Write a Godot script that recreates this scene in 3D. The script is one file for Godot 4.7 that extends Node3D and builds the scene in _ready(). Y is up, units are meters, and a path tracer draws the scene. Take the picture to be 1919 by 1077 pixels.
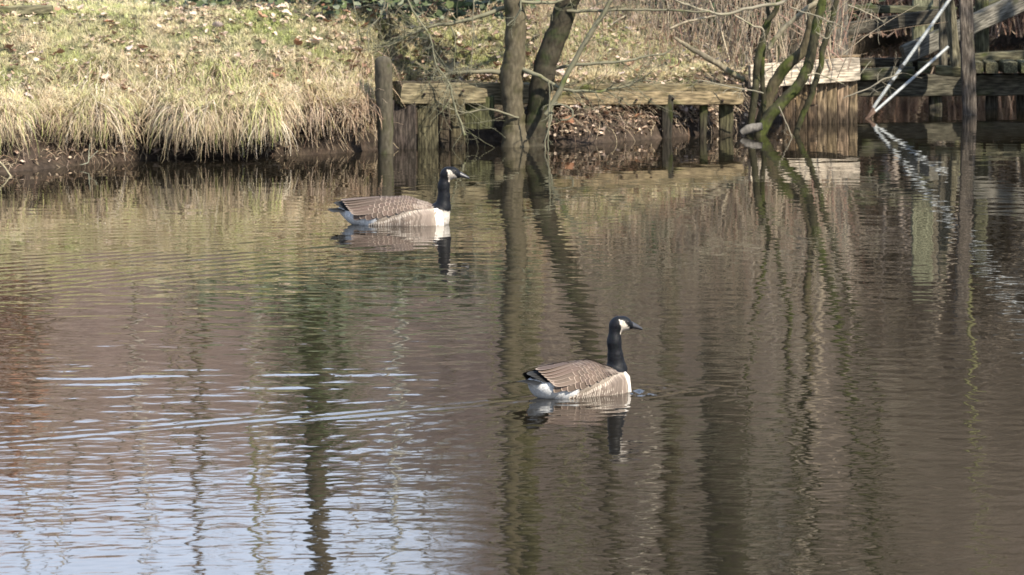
extends Node3D
# A pond in late winter: two geese, a grassy bank, timber revetments, bare trees. Metres; the camera looks down -Z from the near shore.

func _ready() -> void:
	# camera
	var cam := Camera3D.new()
	cam.name = "camera"
	cam.position = Vector3(0, 2.21, 0)
	cam.rotation.x = -atan(0.08885)
	var lens := CameraAttributesPhysical.new()
	lens.frustum_focal_length = 222.84
	lens.frustum_near = 0.5
	lens.frustum_far = 900.0
	lens.frustum_focus_distance = 22.5
	lens.exposure_aperture = 18.0
	cam.attributes = lens
	cam.fov = rad_to_deg(2.0 * atan(0.05385))
	cam.far = 900.0
	add_child(cam)
	cam.current = true
	# sky
	var we := WorldEnvironment.new()
	we.name = "environment"
	var env := Environment.new()
	var sky := Sky.new()
	var sm := ProceduralSkyMaterial.new()
	sm.sky_top_color = Color(0.54, 0.62, 0.74)
	sm.sky_horizon_color = Color(0.88, 0.908, 0.96)
	sm.sky_curve = 0.16
	sm.ground_horizon_color = Color(0.35, 0.32, 0.28)
	sm.ground_bottom_color = Color(0.2, 0.18, 0.15)
	sm.sky_energy_multiplier = 1.12
	sm.sun_angle_max = 1.0
	sky.sky_material = sm
	env.background_mode = Environment.BG_SKY
	env.sky = sky
	env.tonemap_mode = Environment.TONE_MAPPER_LINEAR
	env.tonemap_exposure = 1.96
	env.sdfgi_enabled = true
	env.ssao_enabled = true
	env.ssil_enabled = true
	we.environment = env
	add_child(we)
	# sun: behind the camera to the right, winter height
	var sun := DirectionalLight3D.new()
	sun.name = "sun"
	sun.light_energy = 1.6
	sun.light_color = Color(1.0, 0.96, 0.895)
	sun.light_angular_distance = 0.5
	sun.shadow_enabled = true
	add_child(sun)
	sun.look_at_from_position(Vector3(0.5, 0.67, 0.55) * 10.0, Vector3.ZERO)

	rng.seed = 1
	nz.seed = 4
	nz.noise_type = FastNoiseLite.TYPE_SIMPLEX_SMOOTH
	nz.frequency = 1.0
	materials()
	land()
	water()
	revetment()
	bridge()
	rng.seed = 2
	twin_tree()
	mossy_shrub()
	shrub_crown()
	rng.seed = 3
	undergrowth()
	woods()
	geese()
	rng.seed = 6
	grass()
	hanging_grass()
	tangle()
	leaves()


var rng := RandomNumberGenerator.new()
var nz := FastNoiseLite.new()
var used := {}
var M := {}

class Geo:
	var v := PackedVector3Array()
	var c := PackedColorArray()
	var i := PackedInt32Array()
	func add(p: Vector3, col: Color) -> int:
		v.append(p)
		c.append(col)
		return v.size() - 1
	func tri(a: int, b: int, d: int) -> void:
		i.append(a)
		i.append(b)
		i.append(d)
	func quad(a: int, b: int, d: int, e: int) -> void:
		tri(a, b, d)
		tri(a, d, e)
	func mesh() -> ArrayMesh:
		var n := PackedVector3Array()
		n.resize(v.size())
		for k in range(0, i.size(), 3):
			var a := i[k]
			var b := i[k + 1]
			var d := i[k + 2]
			var q := (v[d] - v[a]).cross(v[b] - v[a])
			n[a] += q
			n[b] += q
			n[d] += q
		for k in n.size():
			n[k] = n[k].normalized() if n[k].length_squared() > 1e-20 else Vector3.UP
		return mesh_with(n)
	func mesh_with(n: PackedVector3Array) -> ArrayMesh:
		var arr := []
		arr.resize(Mesh.ARRAY_MAX)
		arr[Mesh.ARRAY_VERTEX] = v
		arr[Mesh.ARRAY_NORMAL] = n
		arr[Mesh.ARRAY_COLOR] = c
		arr[Mesh.ARRAY_INDEX] = i
		var m := ArrayMesh.new()
		m.add_surface_from_arrays(Mesh.PRIMITIVE_TRIANGLES, arr)
		return m

# ---------- naming ----------
func numbered(called: String) -> String:
	var k: int = used.get(called, -1) + 1
	used[called] = k
	return called if k == 0 else "%s_%03d" % [called, k]

func tag(o: Node, label: String, category: String, group := "", kind := "") -> void:
	if label: o.set_meta("label", label)
	if category: o.set_meta("category", category)
	if group: o.set_meta("group", group)
	if kind: o.set_meta("kind", kind)

func thing(called: String, label: String, category: String, at := Vector3.ZERO, group := "") -> Node3D:
	var o := Node3D.new()
	o.name = numbered(called)
	add_child(o)
	o.position = at
	tag(o, label, category, group)
	return o

func part(called: String, mesh: Mesh, m: Material, parent: Node, world_mesh := false) -> MeshInstance3D:
	var o := MeshInstance3D.new()
	o.mesh = mesh
	o.material_override = m
	o.name = numbered(called) if parent == self else called
	parent.add_child(o, true)
	if world_mesh and parent != self:
		o.position = -parent.position
	return o

func structure(called: String, mesh: Mesh, m: Material, label := "") -> MeshInstance3D:
	var o := part(called, mesh, m, self)
	tag(o, label, "", "", "structure")
	return o

func scatter(called: String, mesh: Mesh, m: Material, xf: Array, cols: Array, parent: Node = self) -> MultiMeshInstance3D:
	var mm := MultiMesh.new()
	mm.transform_format = MultiMesh.TRANSFORM_3D
	mm.use_colors = true
	mm.mesh = mesh
	mm.instance_count = xf.size()
	for k in xf.size():
		mm.set_instance_transform(k, xf[k])
		mm.set_instance_color(k, cols[k])
	var o := MultiMeshInstance3D.new()
	o.multimesh = mm
	o.material_override = m
	o.name = numbered(called) if parent == self else called
	parent.add_child(o, true)
	return o

# ---------- small maths ----------
func rr(a: float, b: float) -> float:
	return rng.randf_range(a, b)

func rv() -> Vector3:
	return Vector3(rr(-1, 1), rr(-1, 1), rr(-1, 1))

func tab(t: Array, x: float) -> float:
	if x <= t[0][0]: return t[0][1]
	for k in range(1, t.size()):
		if x <= t[k][0]:
			return lerpf(t[k - 1][1], t[k][1], (x - t[k - 1][0]) / (t[k][0] - t[k - 1][0]))
	return t[-1][1]

func n3(p: Vector3, f: float) -> float:
	return nz.get_noise_3d(p.x * f, p.y * f, p.z * f)

func pick(a: Array):
	return a[rng.randi() % a.size()]

func jit(c: Color, a := 0.15) -> Color:
	var k := rr(1 - a, 1 + a)
	return Color(c.r * k, c.g * k * rr(0.97, 1.03), c.b * k * rr(0.95, 1.05))

func srgb(r: float, g: float, b: float) -> Color:
	return Color(r, g, b).linear_to_srgb()

# ---------- shapes ----------
func tube(g: Geo, p: Array, sides: int, base: Color, moss: Color, mossy := 0.0, bump := 0.0, cap := true) -> void:
	# p: flat [x, y, z, r, ...]
	var n := p.size() / 4
	var first := -1
	var u := Vector3.ZERO
	for k in n:
		var at := Vector3(p[k * 4], p[k * 4 + 1], p[k * 4 + 2])
		var r: float = p[k * 4 + 3]
		var k0 := maxi(k - 1, 0)
		var k1 := mini(k + 1, n - 1)
		var d := (Vector3(p[k1 * 4], p[k1 * 4 + 1], p[k1 * 4 + 2]) - Vector3(p[k0 * 4], p[k0 * 4 + 1], p[k0 * 4 + 2])).normalized()
		if k == 0:
			u = d.cross(Vector3(0.31, 0.2, 0.93)).normalized()
		u = (u - d * u.dot(d)).normalized()
		var w := d.cross(u)
		for s in sides:
			var a := TAU * s / sides
			var dir := u * cos(a) + w * sin(a)
			var q := at + dir * r
			if bump > 0:
				q += dir * r * bump * (n3(q, 9.0) + 0.5 * n3(q, 30.0))
			var col := base
			if mossy > 0:
				col = base.lerp(moss, smoothstep(0.35 - mossy * 0.8, 0.75 - mossy * 0.8, n3(q, 5.0) + 0.35 * n3(q, 21.0)))
				var kk := 1.0 + 0.35 * n3(q + Vector3(9, 3, 1), 14.0)
				col = Color(col.r * kk, col.g * kk, col.b * kk)
			var id := g.add(q, col)
			if first < 0: first = id
		if k > 0:
			var o := first + (k - 1) * sides
			for s in sides:
				var t := (s + 1) % sides
				g.quad(o + s, o + t, o + sides + t, o + sides + s)
	if cap and sides > 3:
		for e in [0, n - 1]:
			var ctr := g.add(Vector3(p[e * 4], p[e * 4 + 1], p[e * 4 + 2]), base)
			var o: int = first + e * sides
			for s in sides:
				g.tri(ctr, o + (s + 1) % sides, o + s)

func smooth_path(p: Array, per: int, wobble := 0.0) -> Array:
	# Catmull-Rom through the given points
	var n := p.size() / 4
	var out := []
	for k in n - 1:
		for j in per + (1 if k == n - 2 else 0):
			var t := float(j) / per
			var row := []
			for e in 4:
				row.append(cubic_interpolate(p[k * 4 + e], p[(k + 1) * 4 + e], p[maxi(k - 1, 0) * 4 + e], p[mini(k + 2, n - 1) * 4 + e], t))
			if wobble > 0:
				var q := Vector3(row[0], row[1], row[2])
				row[0] += n3(q, 7.0) * wobble
				row[1] += n3(q + Vector3(5, 5, 5), 7.0) * wobble
				row[2] += n3(q + Vector3(11, 1, 5), 7.0) * wobble
			row[3] = maxf(row[3], 0.0008)
			out.append_array(row)
	return out

func grow(g: Geo, p: Vector3, d: Vector3, length: float, r: float, depth: int, lift: float, base: Color, moss: Color, mossy: float, kids := 4) -> void:
	# one branch with its twigs
	var steps := 5 if depth > 0 else 4
	var path := []
	var q := p
	var dir := d.normalized()
	var spots := []
	for k in steps + 1:
		var t := float(k) / steps
		path.append_array([q.x, q.y, q.z, maxf(r * (1.0 - 0.72 * t), 0.0012)])
		if k > 0: spots.append([q, dir, r * (1.0 - 0.72 * t)])
		dir = (dir + rv() * 0.22 + Vector3.UP * lift * 0.1).normalized()
		q += dir * length / steps
	tube(g, path, 6 if r > 0.03 else (4 if r > 0.006 else 3), base, moss, mossy, 0.0, false)
	if depth > 0:
		for k in kids:
			var s = spots[mini(int(rr(0.2, 1.0) * spots.size()), spots.size() - 1)]
			var side: Vector3 = (rv() * 0.9 + s[1] * 0.9 + Vector3.UP * lift * 0.4).normalized()
			grow(g, s[0], side, length * rr(0.4, 0.7), s[2] * rr(0.5, 0.75), depth - 1, lift, base, moss, mossy, kids)

func timber(parent: Node3D, called: String, a: Vector3, b: Vector3, w: float, h: float, tint: Color, mossy := 0.2, up := Vector3.UP, wear := 0.006, end_w := 1.0, mat := "wood", stain := 0.0) -> MeshInstance3D:
	# a squared timber from a to b: local X along it, h along up, w across
	var d := (b - a).normalized()
	if absf(d.dot(up)) > 0.9: up = Vector3(0, 0, 1)
	var y := (up - d * d.dot(up)).normalized()
	var z := d.cross(y)
	var length := a.distance_to(b)
	var segs := maxi(2, int(length / 0.05))
	var g := Geo.new()
	var moss := Color(0.085, 0.105, 0.02)
	var soft := minf(minf(w, h) * 0.18, 0.012)
	var ring := []
	for q in [Vector2(1, 1), Vector2(-1, 1), Vector2(-1, -1), Vector2(1, -1)]:
		var cx: float = q.x * (w / 2 - soft)
		var cy: float = q.y * (h / 2 - soft)
		var a0 := atan2(q.y, q.x)
		for e in [-1, 0, 1]:
			var an: float = a0 + e * PI / 4.2
			ring.append(Vector2(cx + cos(an) * soft, cy + sin(an) * soft))
		var nxt: Vector2 = Vector2(-q.y, q.x)
		var mid: Vector2 = (q + nxt) / 2
		ring.append(Vector2(mid.x * w, mid.y * h) * 1.0 if false else Vector2(clampf(mid.x, -1, 1) * w / 2, clampf(mid.y, -1, 1) * h / 2))
	var m := ring.size()
	var off := a * 1.7
	for k in segs + 1:
		var t := float(k) / segs
		var x := t * length
		var squeeze := 1.0
		if k == 0 or k == segs: squeeze = 0.93
		var ww := lerpf(1.0, end_w, t)
		var ex := 0.0
		for e in m:
			var r2: Vector2 = ring[e] * squeeze
			var q := Vector3(x, r2.y, r2.x * ww)
			var wp := off + q
			var dd := wear * (nz.get_noise_3d(wp.x * 3.0, wp.y * 16.0, wp.z * 16.0) + 0.5 * nz.get_noise_3d(wp.x * 9.0, wp.y * 40.0, wp.z * 40.0))
			var rad := Vector3(0, r2.y, r2.x).normalized()
			q += rad * dd
			if k == 0 or k == segs: ex = wear * 2.0 * n3(wp, 20.0)
			q.x += ex
			var mo := smoothstep(0.5 - mossy, 0.8 - mossy, nz.get_noise_3d(wp.x * 4.0, wp.y * 7.0, wp.z * 7.0) + 0.4 * n3(wp, 23.0))
			var kk := 1.0 + 0.4 * nz.get_noise_3d(wp.x * 2.0, wp.y * 22.0 + 31.0, wp.z * 22.0)
			var col := Color(tint.r * kk, tint.g * kk, tint.b * kk).lerp(moss, mo * 0.85)
			if stain > 0:
				# rot and algae: blotches with ragged outlines above the water
				var wy := a.y + d.y * q.x + y.y * q.y
				var blot := stain * (0.55 + 1.3 * nz.get_noise_3d(wp.x * 5.0, wp.y * 11.0, wp.z * 11.0 + 3.0) + 0.5 * n3(wp, 31.0)) - wy
				col = col.lerp(Color(0.06, 0.047, 0.036), 0.75 * smoothstep(-0.012, 0.02, blot))
			g.add(q, col)
		if k > 0:
			var o := (k - 1) * m
			for e in m:
				var e2 := (e + 1) % m
				g.quad(o + e, o + e2, o + m + e2, o + m + e)
	for e0 in [0, segs]:
		var ctr := g.add(Vector3(length * e0 / segs, 0, 0), tint)
		var base := g.v.size()
		for e in m:
			g.add(g.v[e0 * m + e], g.c[e0 * m + e])
		for e in m:
			g.tri(ctr, base + e, base + (e + 1) % m)
	var o2 := part(called, g.mesh(), M[mat], parent)
	o2.transform = Transform3D(Basis(d, y, z), a - parent.position)
	return o2

# ---------- materials ----------
func noise_image(size: int, seed_: int, freq: float, oct: int, lo: float, hi: float) -> Image:
	var f := FastNoiseLite.new()
	f.seed = seed_
	f.noise_type = FastNoiseLite.TYPE_SIMPLEX_SMOOTH
	f.frequency = freq
	f.fractal_octaves = oct
	var im := f.get_seamless_image(size, size)
	im.convert(Image.FORMAT_RGB8)
	for y in size:
		for x in size:
			var t := lerpf(lo, hi, im.get_pixel(x, y).r)
			im.set_pixel(x, y, Color(t, t, t))
	return im

func textured(im: Image, bump: float) -> Array:
	var nm: Image = im.duplicate()
	nm.convert(Image.FORMAT_RGBA8)
	nm.bump_map_to_normal_map(bump)
	return [ImageTexture.create_from_image(im), ImageTexture.create_from_image(nm)]

func mat(called: String, col: Color, rough: float, tex := [], scale := Vector3.ONE, world := false, nscale := 1.0, spec := 0.3) -> StandardMaterial3D:
	var m := StandardMaterial3D.new()
	m.resource_name = called
	m.albedo_color = col
	m.roughness = rough
	m.metallic_specular = spec
	m.vertex_color_use_as_albedo = true
	if tex.size():
		m.albedo_texture = tex[0]
		m.uv1_triplanar = true
		m.uv1_world_triplanar = world
		m.uv1_scale = scale
		if nscale > 0:
			m.normal_enabled = true
			m.normal_texture = tex[1]
			m.normal_scale = nscale
	M[called] = m
	return m

func materials() -> void:
	var grain := textured(noise_image(256, 3, 0.03, 4, 0.35, 1.0), 5.0)
	var rough := textured(noise_image(256, 8, 0.045, 5, 0.4, 1.0), 7.0)
	var bark := textured(noise_image(256, 14, 0.02, 5, 0.6, 1.0), 4.0)
	mat("wood", Color.WHITE, 0.85, grain, Vector3(0.9, 7, 7), false, 1.0)
	mat("bark", Color.WHITE, 0.9, bark, Vector3(7, 2.6, 7), true, 1.8)
	mat("soil", Color.WHITE, 0.95, rough, Vector3(1.7, 1.7, 1.7), true, 1.5)
	mat("twig", Color.WHITE, 0.8)
	mat("blade", Color.WHITE, 0.75)
	M.blade.backlight_enabled = true
	M.blade.backlight = Color(0.35, 0.35, 0.3)
	mat("leaf", Color.WHITE, 0.7)
	M.leaf.backlight_enabled = true
	M.leaf.backlight = Color(0.3, 0.25, 0.2)
	mat("glossy_leaf", Color.WHITE, 0.65, [], Vector3.ONE, false, 0.0, 0.35)
	mat("feather", Color.WHITE, 0.65)
	mat("plumage", Color.WHITE, 0.55, textured(noise_image(256, 33, 0.05, 4, 0.6, 1.0), 6.0), Vector3(9, 5, 9), false, 0.8)
	mat("bill", Color.WHITE, 0.42, [], Vector3.ONE, false, 0.0, 0.5)
	mat("eye", Color(0.12, 0.09, 0.08), 0.2, [], Vector3.ONE, false, 0.0, 0.6)
	mat("pipe", Color.WHITE, 0.45, rough, Vector3(3, 14, 14), false, 0.3, 0.5)
		# water: murky brown body under a smooth surface; the long ripples are geometry, these are the finest ones
	var fine := textured(noise_image(512, 21, 0.02, 3, 0.0, 1.0), WATER_BUMP)
	var w := mat("water", srgb(0.012, 0.0098, 0.006), 0.02, fine, Vector3(1.1, 1, 3.4), true, 1.0, 0.36)
	w.albedo_texture = null
	w.vertex_color_use_as_albedo = false

const WATER_BUMP := 0.09

# ---------- the lie of the land ----------
var shore := [[-5.979, 32.085], [-4.11, 32.56], [-3.163, 32.901], [-2.954, 33.149], [-2.784, 33.502], [-2.603, 33.759], [-2.262, 34.231], [-1.862, 34.445], [-1.383, 34.553], [-1.113, 34.771], [-0.845, 35.216], [-0.712, 35.615], [-0.571, 35.73], [-0.322, 35.963], [-0.07, 35.846], [0.18, 35.672], [0.323, 35.615], [0.503, 35.73], [0.87, 36.14], [1.251, 36.682], [1.605, 37.24], [1.781, 37.815], [2.005, 38.475], [2.484, 38.745]]
var sod := [[-6.158, 33.049], [-3.177, 33.049], [-3.021, 33.149], [-2.969, 33.502], [-2.826, 33.604], [-2.467, 33.759], [-2.368, 34.178], [-2.335, 34.553], [-2.238, 34.125], [-2.098, 33.81], [-1.796, 33.862], [-1.491, 33.862], [-1.407, 34.125], [-1.364, 34.607], [-1.108, 34.607], [-0.907, 34.882]]
var sod_back := [[-6.204, 33.299], [-3.216, 33.451], [-2.738, 33.759], [-2.248, 34.019], [-1.736, 34.019], [-1.37, 34.231], [-1.106, 34.553], [-0.905, 34.826]]
var crest := [[-60, 0.9], [-1.0, 0.88], [-0.215, 0.9], [0.327, 0.83], [0.869, 0.7], [1.194, 0.6], [1.375, 0.47], [1.592, 0.36], [2.4, 0.36]]

func profile(x: float) -> Array:
	# cross-section of the bank at x: [distance, height] from below the water to the woods
	var dw := tab(shore, x)
	var d0 := tab(sod_back, x)
	var de := tab(sod, x) + 0.09 * nz.get_noise_2d(x * 9.0, 3.0) + 0.05 * nz.get_noise_2d(x * 26.0, 8.0)
	var hc := tab(crest, x)
	var a := smoothstep(-0.812, -0.933, x)
	var low := maxf(dw + 0.05, de)
	var lip := 0.02 * nz.get_noise_2d(x * 12.0, 40.0)
	var pa := [[dw - 0.8, -0.35], [dw - 0.12, -0.05], [dw + 0.02, 0.012], [lerpf(dw, low, 0.5) + 0.03, 0.05], [low + 0.1, 0.1], [low + 0.15, 0.17], [de + 0.09, 0.23 + lip], [de, 0.29 + lip], [de + 0.04, 0.345 + lip], [lerpf(de, d0, 0.6) + 0.22, 0.44], [d0 + 0.62, 0.66], [d0 + 1.15, hc], [d0 + 1.9, hc + 0.05], [d0 + 5, hc + 0.1]]
	var b := dw + 0.12 * (1.0 - smoothstep(0.144, 0.358, x) * (1.0 - smoothstep(1.54, 1.687, x)))
	var pb := [[b - 0.9, -0.35], [b - 0.12, -0.07], [b, 0.0], [b + 0.05, 0.05], [b + 0.1, 0.1], [b + 0.16, 0.16], [b + 0.22, 0.22], [b + 0.3, 0.28], [b + 0.42, minf(0.36, hc)], [b + 0.6, minf(0.42, hc)], [b + 1.1, lerpf(minf(0.42, hc), hc, 0.55)], [b + 1.7, hc], [b + 2.4, hc + 0.02], [b + 5, hc + 0.08]]
	var out := []
	for k in pa.size():
		out.append([lerpf(pb[k][0], pa[k][0], a), lerpf(pb[k][1], pa[k][1], a)])
	out.append([70.0, hc + 0.3])
	out.append([400.0, 2.0])
	return out

func on_bank(x: float, s: float) -> Vector3:
	var p := profile(x)
	var k := clampi(int(s), 0, p.size() - 2)
	var t := s - k
	var q := Vector3(x, lerpf(p[k][1], p[k + 1][1], t), -lerpf(p[k][0], p[k + 1][0], t))
	if k > 1 and k < 13:
		q.y += 0.03 * n3(q, 3.0) + 0.018 * n3(q, 9.0)
	return q

func grid_mesh(cols: int, rows: int, fn: Callable) -> ArrayMesh:
	var g := Geo.new()
	for a in cols:
		for b in rows:
			var e: Array = fn.call(a, b)
			g.add(e[0], e[1])
	for a in cols - 1:
		for b in rows - 1:
			g.quad(a * rows + b, a * rows + b + 1, (a + 1) * rows + b + 1, (a + 1) * rows + b)
	return g.mesh()

func earth(q: Vector3, turf: float) -> Color:
	var k := 0.8 + 0.5 * n3(q, 4.0) + 0.3 * n3(q, 19.0)
	var mud := Color(0.12, 0.088, 0.064) * k
	var straw := Color(0.36, 0.3, 0.19).lerp(Color(0.22, 0.23, 0.1), clampf(0.5 + n3(q + Vector3(3, 3, 3), 3.0), 0, 1)) * k
	return mud.lerp(straw, turf)

func land() -> void:
	var xs := [-200.0, -80.0, -40.0, -20.0, -12.0]
	var x := -8.0
	while x < 2.45:
		xs.append(x)
		x += 0.06
	xs.append(2.46)
	xs.append(2.5)
	var sub := 4
	var rows := 15 * sub + 1
	var fn := func(a: int, b: int) -> Array:
		var q := on_bank(minf(xs[a], 2.46), float(b) / sub)
		q.x = xs[a]
		if xs[a] > 2.48: q.y = -0.4
		var turf := smoothstep(0.2, 0.36, q.y + 0.1 * n3(q, 6.0))
		if q.x > 1.45: turf *= 0.25
		return [q, earth(q, turf)]
	structure("bank", grid_mesh(xs.size(), rows, fn), M.soil, "grassy earth bank rising from the pond")
	# shores of the side channel, past the bridge
	var far := func(a: int, b: int) -> Array:
		var q := Vector3(2.2 + a * 0.5 + (100.0 if a == 30 else 0.0), 0, 0)
		var d0 := 50.0 + smoothstep(3.0, 4.4, q.x) * 6.0 + nz.get_noise_2d(q.x * 3.0, 9.0) * 0.8
		var ds := [-1.0, 0.0, 0.3, 0.8, 2.0, 5.0, 12.0, 30.0, 350.0]
		var hs := [-0.4, -0.02, 0.18, 0.3, 0.4, 0.5, 0.55, 0.7, 2.0]
		q.z = -(d0 + ds[b])
		q.y = hs[b] + 0.06 * n3(q, 2.0)
		return [q, earth(q, 0.15)]
	structure("far_bank", grid_mesh(31, 9, far), M.soil, "leaf-strewn far bank of the side channel")
	var right := func(a: int, b: int) -> Array:
		var q := Vector3(0, 0, -(22.0 + b * 1.5))
		var xx := [4.7, 5.0, 5.3, 5.8, 7.0, 12.0, 40.0, 200.0]
		var hs := [-0.4, -0.02, 0.25, 0.4, 0.5, 0.7, 1.0, 2.0]
		q.x = xx[a] + 0.25 * n3(q, 1.0)
		q.y = hs[a]
		return [q, earth(q, 0.5)]
	structure("side_bank", grid_mesh(8, 17, right), M.soil, "earth bank beside the bridge")

# ---------- water ----------
var ripples := FastNoiseLite.new()

func packet(x: float, d: float, a: Vector2, b: Vector2, wl: float, amp: float, width: float, off: float) -> float:
	# a train of waves whose crests run from a to b
	var t := (b - a).normalized()
	var r := Vector2(x, d) - a
	var along := r.dot(t)
	var length := a.distance_to(b)
	if along < -0.3 or along > length * 1.5: return 0.0
	var q := r.dot(Vector2(-t.y, t.x)) - off
	if absf(q) > width * 3: return 0.0
	var fade := smoothstep(-0.3, 0.35, along) * (1.0 - smoothstep(length * 0.8, length * 1.5, along))
	var bend := 0.5 * ripples.get_noise_2d(along * 1.6, off * 9.0 + q * 1.5)
	fade *= clampf(0.75 + 0.9 * ripples.get_noise_2d(along * 2.2 + 30.0, q * 5.0 + off * 7.0), 0.1, 1.4)
	return amp * fade * exp(-q * q / (2 * width * width)) * cos(TAU * q / wl + bend * 4.0)

var wakes := []
var rings := []

func water_height(x: float, d: float) -> float:
	var calm := lerpf(1.0, CALM, smoothstep(22.0, 33.0, d))
	var patch := 0.75 + 0.5 * ripples.get_noise_2d(x * 0.35 + 40.0, d * 0.12)
	var h := calm * patch * (RIP_A * lerpf(0.55, 1.0, smoothstep(16.0, 21.0, d)) * ripples.get_noise_2d(x * 2.3, d * 2.8) + RIP_B * lerpf(0.62, 1.3, smoothstep(17.0, 22.0, d)) * ripples.get_noise_2d(x * 7.0 + 77.0, d * 8.5 + x * 1.5) + RIP_C * ripples.get_noise_2d(x * 13.0 + 7.0, d * 17.0 + x * 3.0))
	h += (1.0 - smoothstep(18.0, 25.0, d)) * patch * RIP_D * ripples.get_noise_2d(x * 19.0 + 3.0, d * 40.0 - x * 5.0)
	for r in rings:
		var e := Vector2(x, d) - Vector2(r[0], r[1])
		var l := e.length()
		if l < r[2] * 4.0:
			var ahead := clampf(0.25 + 0.75 * e.dot(r[5]) / maxf(l, 0.01), 0.0, 1.0)
			h += r[4] * ahead * exp(-l / r[2]) * clampf(0.7 + 1.3 * ripples.get_noise_2d(x * 14.0, d * 8.0), 0.0, 1.5) * cos(TAU * l / r[3] + 2.5 * ripples.get_noise_2d(x * 6.0 + 9.0, d * 4.0))
	for w in wakes:
		h += packet(x, d, w[0], w[1], w[2], w[3], w[4], w[5])
	return h

const CALM := 0.4
const RIP_D := 0.00062
const RIP_A := 0.0015
const RIP_B := 0.0012
const RIP_C := 0.00032

func flat(v: Vector3) -> Vector2:
	return Vector2(v.x, -v.z)

func water() -> void:
	ripples.seed = 5
	ripples.noise_type = FastNoiseLite.TYPE_SIMPLEX_SMOOTH
	ripples.frequency = 0.5
	ripples.fractal_octaves = 2
	# the geese's wakes
	wakes = [
		[flat(Vector3(0.052, 0, -20.164)), flat(Vector3(-1.81, 0, -18.745)), 0.13, 0.0008, 0.12, 0.0],
		[flat(Vector3(0.143, 0, -20.164)), flat(Vector3(-0.218, 0, -19.835)), 0.12, 0.008, 0.05, 0.0],
		[flat(Vector3(0.163, 0, -20.146)), flat(Vector3(-0.628, 0, -19.533)), 0.13, 0.003, 0.075, 0.0],
		[flat(Vector3(0.041, 0, -19.943)), flat(Vector3(-0.385, 0, -19.173)), 0.11, 0.0014, 0.12, 0.0],
		[flat(Vector3(-0.425, 0, -21.18)), flat(Vector3(-1.901, 0, -21.017)), 0.24, 0.0009, 0.42, 0.35],
		[flat(Vector3(0.001, 0, -20.016)), flat(Vector3(-0.48, 0, -18.366)), 0.11, 0.0005, 0.3, 0.0],
		[flat(Vector3(-0.884, 0, -27.577)), flat(Vector3(-2.505, 0, -26.009)), 0.16, 0.0008, 0.4, 0.0],
		[flat(Vector3(-0.854, 0, -26.64)), flat(Vector3(-2.379, 0, -24.691)), 0.15, 0.0007, 0.3, 0.0],
		[flat(Vector3(-0.883, 0, -28.434)), flat(Vector3(-2.273, 0, -27.999)), 0.2, 0.0005, 0.4, 0.0],
		[flat(Vector3(-0.314, 0, -28.582)), flat(Vector3(0.237, 0, -29.306)), 0.13, 0.0003, 0.35, 0.0],
		[flat(Vector3(0.451, 0, -20.333)), flat(Vector3(0.622, 0, -20.582)), 0.08, 0.0025, 0.08, 0.0],
		[flat(Vector3(0.425, 0, -20.09)), flat(Vector3(0.332, 0, -19.343)), 0.07, 0.0005, 0.12, 0.0]]
	# bow ripples: place, reach, wavelength, height, heading
	rings = [[0.433, 20.33, 0.15, 0.13, 0.016, Vector2(0.9, 0.1)], [0.244, 20.1, 0.3, 0.12, 0.002, Vector2(0, -1)], [-0.357, 28.6, 0.2, 0.12, 0.004, Vector2(1, 0)], [-0.659, 28.6, 0.4, 0.16, 0.0016, Vector2(0, -1)]]
	var xs := [-200.0, -60.0, -20.0, -10.0, -6.0, -4.8]
	var x := -4.0
	while x <= 4.0:
		xs.append(x)
		x += 0.034
	xs.append_array([4.8, 6.0, 10.0, 20.0, 60.0, 200.0])
	var ds := [-30.0, -10.0, 0.0, 6.0, 10.0, 13.0]
	var d := 14.4
	while d < 42.0:
		ds.append(d)
		d += 0.02 + 0.02 * smoothstep(24.0, 36.0, d)
	ds.append_array([43.0, 46.0, 52.0, 60.0])
	var rows := ds.size()
	var g := Geo.new()
	for a in xs.size():
		for b in rows:
			g.v.append(Vector3(xs[a], water_height(xs[a], ds[b]) if absf(xs[a]) < 4.5 and ds[b] > 14 else 0.0, -ds[b]))
	var n := PackedVector3Array()
	n.resize(g.v.size())
	n.fill(Vector3.UP)
	for a in range(1, xs.size() - 1):
		for b in range(1, rows - 1):
			var k := a * rows + b
			var dx: float = (g.v[k + rows].y - g.v[k - rows].y) / (xs[a + 1] - xs[a - 1])
			var dz: float = (g.v[k + 1].y - g.v[k - 1].y) / (g.v[k + 1].z - g.v[k - 1].z)
			n[k] = Vector3(-dx, 1, -dz).normalized()
	for a in xs.size() - 1:
		for b in rows - 1:
			var k := a * rows + b
			g.quad(k, k + 1, k + rows + 1, k + rows)
	g.c.resize(g.v.size())
	g.c.fill(Color.WHITE)
	structure("water", g.mesh_with(n), M.water, "rippled brown pond water")

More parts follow.
